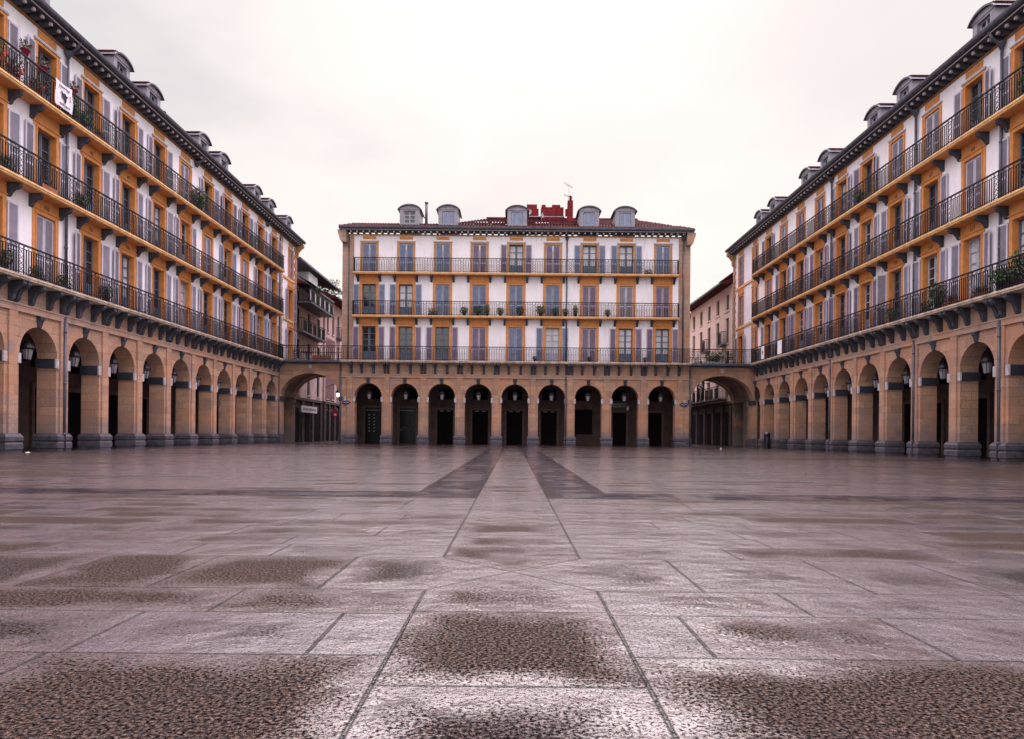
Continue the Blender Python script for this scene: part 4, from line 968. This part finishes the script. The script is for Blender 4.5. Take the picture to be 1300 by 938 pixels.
# ------------------------------------------------------------------ banner
bn = thing('cloth_banner', 'white cloth banner with dark emblem hanging on the top left balcony rail', 'banner', (-WL + 0.57, 25.2, 12.42), PI / 2)
m_ = MB(); nx, nz = 8, 6
vs = [(0.95 * i / nx - 0.47, -0.03 + 0.02 * math.sin(i * 1.9 + j), 0.92 * j / nz - 0.05 * math.sin(PI * i / nx) * (j == nz)) for j in range(nz + 1) for i in range(nx + 1)]
vs2 = [(x, y + 0.006, z) for x, y, z in vs]; fs = [(j * (nx + 1) + i, j * (nx + 1) + i + 1, (j + 1) * (nx + 1) + i + 1, (j + 1) * (nx + 1) + i) for j in range(nz) for i in range(nx)]
m_.add(vs, fs); m_.add(vs2, [f[::-1] for f in fs]); ob('cloth', (m_, 'cloth'), bn)
m_ = MB(); m_.face_xz([(-0.2, 0.60), (-0.08, 0.52), (0.02, 0.56), (0.10, 0.50), (0.2, 0.50), (0.12, 0.42), (0.10, 0.30), (0.03, 0.18), (-0.02, 0.30), (-0.13, 0.40)], -0.058, -0.054)
for k in range(7): m_.box(-0.3 + k * 0.085, -0.25 + k * 0.085, -0.058, -0.054, 0.70, 0.76); m_.box(-0.26 + k * 0.085, -0.21 + k * 0.085, -0.058, -0.054, 0.08, 0.14)
ob('emblem', (m_, 'ink'), bn)
m_ = MB(); m_.face_xz([(0.28, 0.55), (0.36, 0.60), (0.33, 0.50)], -0.058, -0.054); m_.face_xz([(0.30, 0.45), (0.38, 0.48), (0.35, 0.38)], -0.058, -0.054); ob('arrow_marks', (m_, 'red_ink'), bn)
for k, (y, w_) in enumerate(((47.2, 0.55), (44.2, 0.7))):
    b2 = thing('cloth_banner', ('white cloth banner with dark motif on the right first-floor rail near the bridge', 'plain white cloth sheet on the right first-floor rail')[k], 'banner', (WR - 0.575, y, 6.02), -PI / 2)
    m_ = MB(); m_.box(-w_ / 2, w_ / 2, -0.03, -0.022, 0.0, 0.85); ob('cloth', (m_, 'cloth'), b2)
    if k == 0: m_ = MB(); m_.face_xz([(-.12, .55), (0.1, .5), (0.02, .22)], -0.035, -0.031); ob('emblem', (m_, 'ink'), b2)

# ------------------------------------------------------------------ plants
def foliage(n, rx, ry, rz_, size, mat, mat2=None, frac=0.25, droop=0.0, seed=1, stems=True):
    R = random.Random(seed); m_ = MB()
    for k in range(n):
        while True:
            a, b_, c_ = R.uniform(-1, 1), R.uniform(-1, 1), R.uniform(0, 1)
            if a * a + b_ * b_ + (c_ - .4) ** 2 < 1: break
        p = Vector((a * rx, b_ * ry, c_ * rz_ - droop * (a * a + b_ * b_) * rz_)); d = Vector((R.uniform(-1, 1), R.uniform(-1, 1), R.uniform(-.3, 1))).normalized()
        u = d.cross(Vector((R.uniform(-1, 1), R.uniform(-1, 1), R.uniform(-1, 1)))).normalized(); s = size * R.uniform(0.6, 1.4)
        mm = 1 if (mat2 and R.random() < frac) else 0
        if mm: s *= 0.8
        m_.add([p, p + d * s * .5 + u * s * .28, p + d * s, p + d * s * .5 - u * s * .28], [(0, 1, 2, 3)], mm)
        if stems and k % 5 == 0: m_.tube([(p.x * .2, p.y * .2, 0), tuple(p)], 0.004, 3)
    return m_
def pot_profile(r, h): return [(r * .7, 0), (r * .95, h * .82), (r * 1.08, h * .84), (r * 1.08, h), (r * .9, h)]
def proto_plant(kind, seed):
    r = ob({'box': 'window_box', 'hang': 'wall_flowerpot'}.get(kind, 'potted_plant'), None); m_ = MB()
    if kind == 'box':
        m_.slabp([(-0.4, -0.09), (0.4, -0.09), (0.4, 0.09), (-0.4, 0.09)], 0, 0.17); ob('planter', (m_, 'terracotta'), r)
        ob('foliage', (foliage(260, 0.42, 0.12, 0.26, 0.07, 'leaf', 'f', 0.3, seed=seed), ['leaf', 'flower']), r, (0, 0, 0.16))
    elif kind == 'boxg':
        m_.slabp([(-0.35, -0.09), (0.35, -0.09), (0.35, 0.09), (-0.35, 0.09)], 0, 0.15); ob('planter', (m_, 'pot_dark'), r)
        ob('foliage', (foliage(240, 0.38, 0.13, 0.34, 0.08, 'leaf', 'f', 0.3, seed=seed), ['leaf', 'leaf_pale']), r, (0, 0, 0.14))
    elif kind == 'round':
        m_.lathe(pot_profile(0.13, 0.24), 12); ob('pot', (m_, 'pot_dark'), r)
        ob('foliage', (foliage(260, 0.28, 0.28, 0.42, 0.09, 'leaf', seed=seed), ['leaf']), r, (0, 0, 0.22))
    elif kind == 'tall':
        m_.lathe(pot_profile(0.15, 0.28), 12); ob('pot', (m_, 'pot_dark'), r)
        ob('foliage', (foliage(420, 0.26, 0.26, 0.85, 0.10, 'leaf', 'p', 0.3, seed=seed), ['leaf', 'leaf_pale']), r, (0, 0, 0.24))
    elif kind == 'flower':
        m_.lathe(pot_profile(0.13, 0.22), 12); ob('pot', (m_, 'pot_red'), r)
        ob('foliage', (foliage(260, 0.26, 0.26, 0.36, 0.08, 'leaf', 'p', 0.45, seed=seed), ['leaf', 'flower']), r, (0, 0, 0.2))
    elif kind == 'hang':
        m_.lathe(pot_profile(0.13, 0.24), 12); ob('pot', (m_, 'pot_red'), r)
        m_ = MB(); m_.tube([(0.15 * math.cos(t), 0.15 * math.sin(t), 0.2) for t in [2 * PI * q / 10 for q in range(10)]], 0.008, 4, closed=True); m_.tube([(0, 0.14, 0.2), (0, 0.20, 0.26)], 0.008, 4); ob('bracket', (m_, 'iron'), r)
        ob('foliage', (foliage(90, 0.2, 0.2, 0.34, 0.09, 'leaf', 'p', 0.25, seed=seed), ['leaf', 'flower_pink']), r, (0, 0, 0.2))
    return r
PR = {}
def plant(kind, side, y, floor, label, yo=-0.36, z=None, sc=1.0, group='balcony plants'):
    if kind not in PR: PR[kind] = proto_plant(kind, len(PR) + 3); r = PR[kind]
    else: r = copy_tree(PR[kind])
    zz = FL[floor][0] + 0.002 if z is None else z
    if side == 'L': r.location = (-WL - yo, y, zz); r.rotation_euler = (0, 0, PI / 2)
    elif side == 'R': r.location = (WR + yo, y, zz); r.rotation_euler = (0, 0, -PI / 2)
    else: r.location = (y, YC + yo, zz); r.rotation_euler = (0, 0, 0)
    r.scale = (sc, sc, sc)
    tag(r, label, 'plant', group if kind != 'hang' else 'flowerpots hung on the wall'); return r
# left block, top floor, hung pots
def zleft(px, X=WL): return 881 * X / (651 - px)
plant('hang', 'L', 23.75, 2, 'crimson flowerpot hung on the wall, nearest the left picture edge', -0.20, 13.55)
plant('hang', 'L', 24.65, 2, 'crimson flowerpot hung on the shutter left of the open window, second from the left edge', -0.20, 13.42)
plant('hang', 'L', 26.35, 2, 'crimson flowerpot hung right of the window above the white banner', -0.20, 13.45)
plant('flower', 'L', 22.1, 2, 'pot heaped with red flowers at the near end of the top left balcony', sc=1.5)
plant('flower', 'L', 23.0, 2, 'red geranium pot beside the heaped red flowers on the top left balcony', sc=1.2)
plant('flower', 'L', 24.1, 2, 'red pot plant left of the white banner', sc=1.1)
plant('tall', 'L', 26.0, 2, 'bushy green plant right of the white banner', sc=0.95)
plant('round', 'L', 26.7, 2, 'small leafy pot next to the bushy plant on the top left balcony', sc=1.1)
plant('box', 'L', 27.7, 2, 'terracotta planter of red flowers right of the bushy plants on the top left balcony')
plant('tall', 'L', 36.6, 2, 'dark bushy plant standing alone midway along the top left balcony', sc=1.15)
plant('tall', 'L', 35.9, 2, 'slimmer green plant beside the dark bush on the top left balcony', sc=0.8)
plant('box', 'L', 24.6, 1, 'terracotta planter of orange-red flowers on the second-floor left balcony', -0.45)
plant('boxg', 'L', 22.6, 1, 'green planter at the near end of the second-floor left balcony', -0.40)
plant('round', 'L', 26.6, 1, 'yellow-green plant spilling over the second-floor left balcony edge', -0.42, sc=0.9)
plant('boxg', 'L', 24.2, 0, 'green planter under the window numbered 108'); plant('boxg', 'L', 25.6, 0, 'second green planter right of the one under window 108'); plant('round', 'L', 22.6, 0, 'round leafy pot at the near end of the first-floor left balcony')
plant('round', 'L', 28.3, 0, 'lone potted plant on the first-floor left balcony past the downpipe')
# right block
plant('tall', 'R', 28.1, 0, 'large bushy plant under the right window numbered 159', sc=1.0); plant('boxg', 'R', 28.9, 0, 'green planter left of the large bushy plant on the right first-floor balcony')
plant('box', 'R', 27.3, 0, 'terracotta planter of red flowers right of the large bushy plant'); plant('box', 'R', 25.6, 0, 'long low terracotta planter on the right first-floor balcony')
plant('round', 'R', 24.5, 0, 'round potted plant under the right window numbered 157', sc=1.2); plant('tall', 'R', 23.6, 0, 'tall plant topping the rail near the right edge', sc=1.1); plant('round', 'R', 24.1, 0, 'terracotta pot with dark leaves near the right edge', sc=1.1)
plant('round', 'R', 31.5, 0, 'small potted plant farther along the right first-floor balcony'); plant('round', 'R', 34.6, 2, 'leafy pot on the top right balcony', sc=1.1); plant('round', 'R', 23.3, 2, 'leafy pot on the top right balcony nearest the picture edge', sc=1.0)
# centre, second floor row of plants
for n_, px in enumerate((588, 605, 617, 634, 659, 685, 703, 716, 729, 770)):
    plant('tall' if n_ in (2, 8) else 'round', 'C', (px - 651) / 17.65, 1, '%s plant from the left in the row on the middle block balcony' % ORD[n_], -0.40, sc=(0.95, 1.1, 0.75, 0.9, 1.0, 1.15, 0.9, 0.85, 0.75, 0.8)[n_])
plant('boxg', 'C', (548 - 651) / 17.65, 1, 'low dark planter left of the plant row on the second-floor middle balcony', -0.4)
plant('boxg', 'C', (821 - 651) / 17.65, 2, 'low planter near the right end of the top middle balcony', -0.4, sc=0.8)
for n_, px in enumerate((678, 747, 818)): plant('round', 'C', (px - 651) / 17.65, 0, '%s small pot on the first-floor balcony of the middle block' % ORD[n_], -0.4, sc=0.6)
# rooftop shrub on the left street
m_ = foliage(900, 1.6, 1.0, 1.8, 0.2, 'leaf', seed=44); sh = thing('roof_shrub', 'green shrub growing on the roof terrace of the left street', 'shrub', (-WL - 1.2, 66.5, 13.6)); ob('foliage', (m_, ['leaf']), sh)
m_ = MB(); m_.tube([(0, 0, -.3), (0.1, 0, 0.8)], 0.05, 6); ob('stem', (m_, 'brown_wood'), sh)
# terrace furniture
def table(loc, lb, mat='iron', sc=1.0):
    r = thing('cafe_table', lb, 'table', loc); m_ = MB(); m_.lathe([(0.42, 0.70), (0.45, 0.71), (0.45, 0.74)], 16, sm=False); ob('tabletop', (m_, mat), r)
    m_ = MB(); m_.lathe([(0.22, 0), (0.22, 0.03), (0.03, 0.05), (0.03, 0.70)], 10, sm=False); ob('pedestal', (m_, 'iron'), r); return r
def chair(loc, rz, lb, mat='iron'):
    r = thing('terrace_chair', lb, 'chair', loc, rz, 'chairs on the bridge terraces'); m_ = MB(); m_.box(-0.21, 0.21, -0.21, 0.21, 0.43, 0.46); ob('seat', (m_, mat), r)
    m_ = MB(); m_.box(-0.21, -0.18, 0.19, 0.22, 0.455, 0.88); m_.box(0.18, 0.21, 0.19, 0.22, 0.46, 0.88)
    for z in (0.58, 0.70, 0.82): m_.box(-0.18, 0.18, 0.195, 0.215, z, z + 0.06)
    ob('backrest', (m_, mat), r)
    for sx in (-1, 1):
        for sy in (-1, 1): m_ = MB(); m_.tube([(sx * 0.19, sy * 0.19, 0.43), (sx * 0.21, sy * 0.22, 0)], 0.014, 5); ob('leg', (m_, mat), r)
    return r
zt = 5.952
table((-15.4, 51.6, zt), 'dark round table on the left bridge terrace'); chair((-16.0, 51.3, zt), 0.6, 'dark chair at the outer side of the table on the left bridge terrace'); chair((-14.7, 51.5, zt), -1.2, 'dark chair right of the table on the left bridge terrace')
r = thing('terrace_planter', 'long terracotta planter behind the rail of the left bridge terrace', 'planter', (-14.1, 50.9, zt)); m_ = MB(); m_.box(-0.6, 0.6, -0.15, 0.15, 0, 0.42); ob('planter_box', (m_, 'terracotta'), r)
r = thing('terrace_planter', 'green leafy hedge planter behind the rail of the right bridge terrace', 'planter', (14.85, 51.2, zt)); m_ = MB(); m_.box(-0.7, 0.7, -0.18, 0.18, 0, 0.25); ob('planter_box', (m_, 'canvas'), r)
ob('foliage', (foliage(700, 0.75, 0.28, 0.75, 0.10, 'leaf', seed=9), ['leaf']), r, (0, 0, 0.22))
chair((13.6, 51.0, zt), 0.3, 'white chair left of the green planter on the right bridge terrace', 'sign_white'); chair((16.0, 51.2, zt), -0.4, 'dark chair right of the green planter on the right bridge terrace')

# ------------------------------------------------------------------ camera
cam = bpy.data.cameras.new('Camera'); co = bpy.data.objects.new('Camera', cam); C.objects.link(co); S.camera = co
cam.sensor_width = 36; cam.lens = 881 / 1300 * 36; cam.clip_end = 600; cam.clip_start = 0.05
cam.shift_y = (550.5 - 469) / 1300; cam.shift_x = -1.0 / 1300
co.matrix_world = Matrix.Translation((0, 0, 0.8)) @ Matrix.Rotation(PI / 2, 4, 'X') @ Matrix.Rotation(math.radians(0.55), 4, 'Z')

# ------------------------------------------------------------------ light
wd = bpy.data.worlds.new('World'); S.world = wd; wd.use_nodes = True; t = wd.node_tree; t.nodes.clear()
out = t.nodes.new('ShaderNodeOutputWorld'); bg = t.nodes.new('ShaderNodeBackground'); L(t, bg.outputs[0], out.inputs[0]); bg.inputs[1].default_value = 0.1
SUN_EL, SUN_AZ = math.radians(38), math.radians(4)
sk = N(t, 'ShaderNodeTexSky', sky_type='NISHITA'); sk.sun_disc = False; sk.sun_elevation = SUN_EL; sk.sun_rotation = SUN_AZ; sk.altitude = 10; sk.air_density = 1; sk.dust_density = 3
tc = N(t, 'ShaderNodeTexCoord'); sp = N(t, 'ShaderNodeSeparateXYZ'); L(t, tc.outputs['Generated'], sp.inputs[0])
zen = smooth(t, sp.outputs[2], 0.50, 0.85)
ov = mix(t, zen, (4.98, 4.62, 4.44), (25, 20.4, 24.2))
# cloud layer projected on a flat ceiling so it recedes properly
zc = mth(t, 'ADD', mth(t, 'MAXIMUM', sp.outputs[2], 0.0), 0.12)
cb = N(t, 'ShaderNodeCombineXYZ'); L(t, mth(t, 'DIVIDE', sp.outputs[0], zc), cb.inputs[0]); L(t, mth(t, 'DIVIDE', sp.outputs[1], zc), cb.inputs[1])
cn = noise(t, cb.outputs[0], 0.75, 5, 0.5)
lefty = smooth(t, mth(t, 'ADD', sp.outputs[0], mth(t, 'MULTIPLY', sp.outputs[2], -0.6)), -0.75, 0.05, 1, 0)
cf = mth(t, 'MULTIPLY', smooth(t, cn, 0.42, 0.6), mth(t, 'ADD', 0.45, mth(t, 'MULTIPLY', lefty, 0.55)))
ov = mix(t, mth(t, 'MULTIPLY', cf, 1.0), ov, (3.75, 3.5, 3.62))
# extra sky brightness behind the viewer and overhead, added to light the facades
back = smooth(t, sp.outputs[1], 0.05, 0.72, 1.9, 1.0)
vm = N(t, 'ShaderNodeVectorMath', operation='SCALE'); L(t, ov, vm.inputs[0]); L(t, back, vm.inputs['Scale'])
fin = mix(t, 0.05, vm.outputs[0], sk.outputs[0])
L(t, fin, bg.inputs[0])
sl = bpy.data.lights.new('sun', 'SUN'); sl.energy = 0.5; sl.angle = math.radians(45); sl.color = (1, 0.88, 0.88); so = bpy.data.objects.new('sun', sl); C.objects.link(so)
so.rotation_euler = (PI / 2 - SUN_EL, 0, PI - SUN_AZ)   # light arrives from the far side of the square, slightly right
so.location = (0, 0, 40)
S.view_settings.view_transform = 'Standard'; S.view_settings.look = 'None'; S.view_settings.exposure = 0.95; S.view_settings.gamma = 1
S.render.resolution_x = 1024; S.render.resolution_y = 738
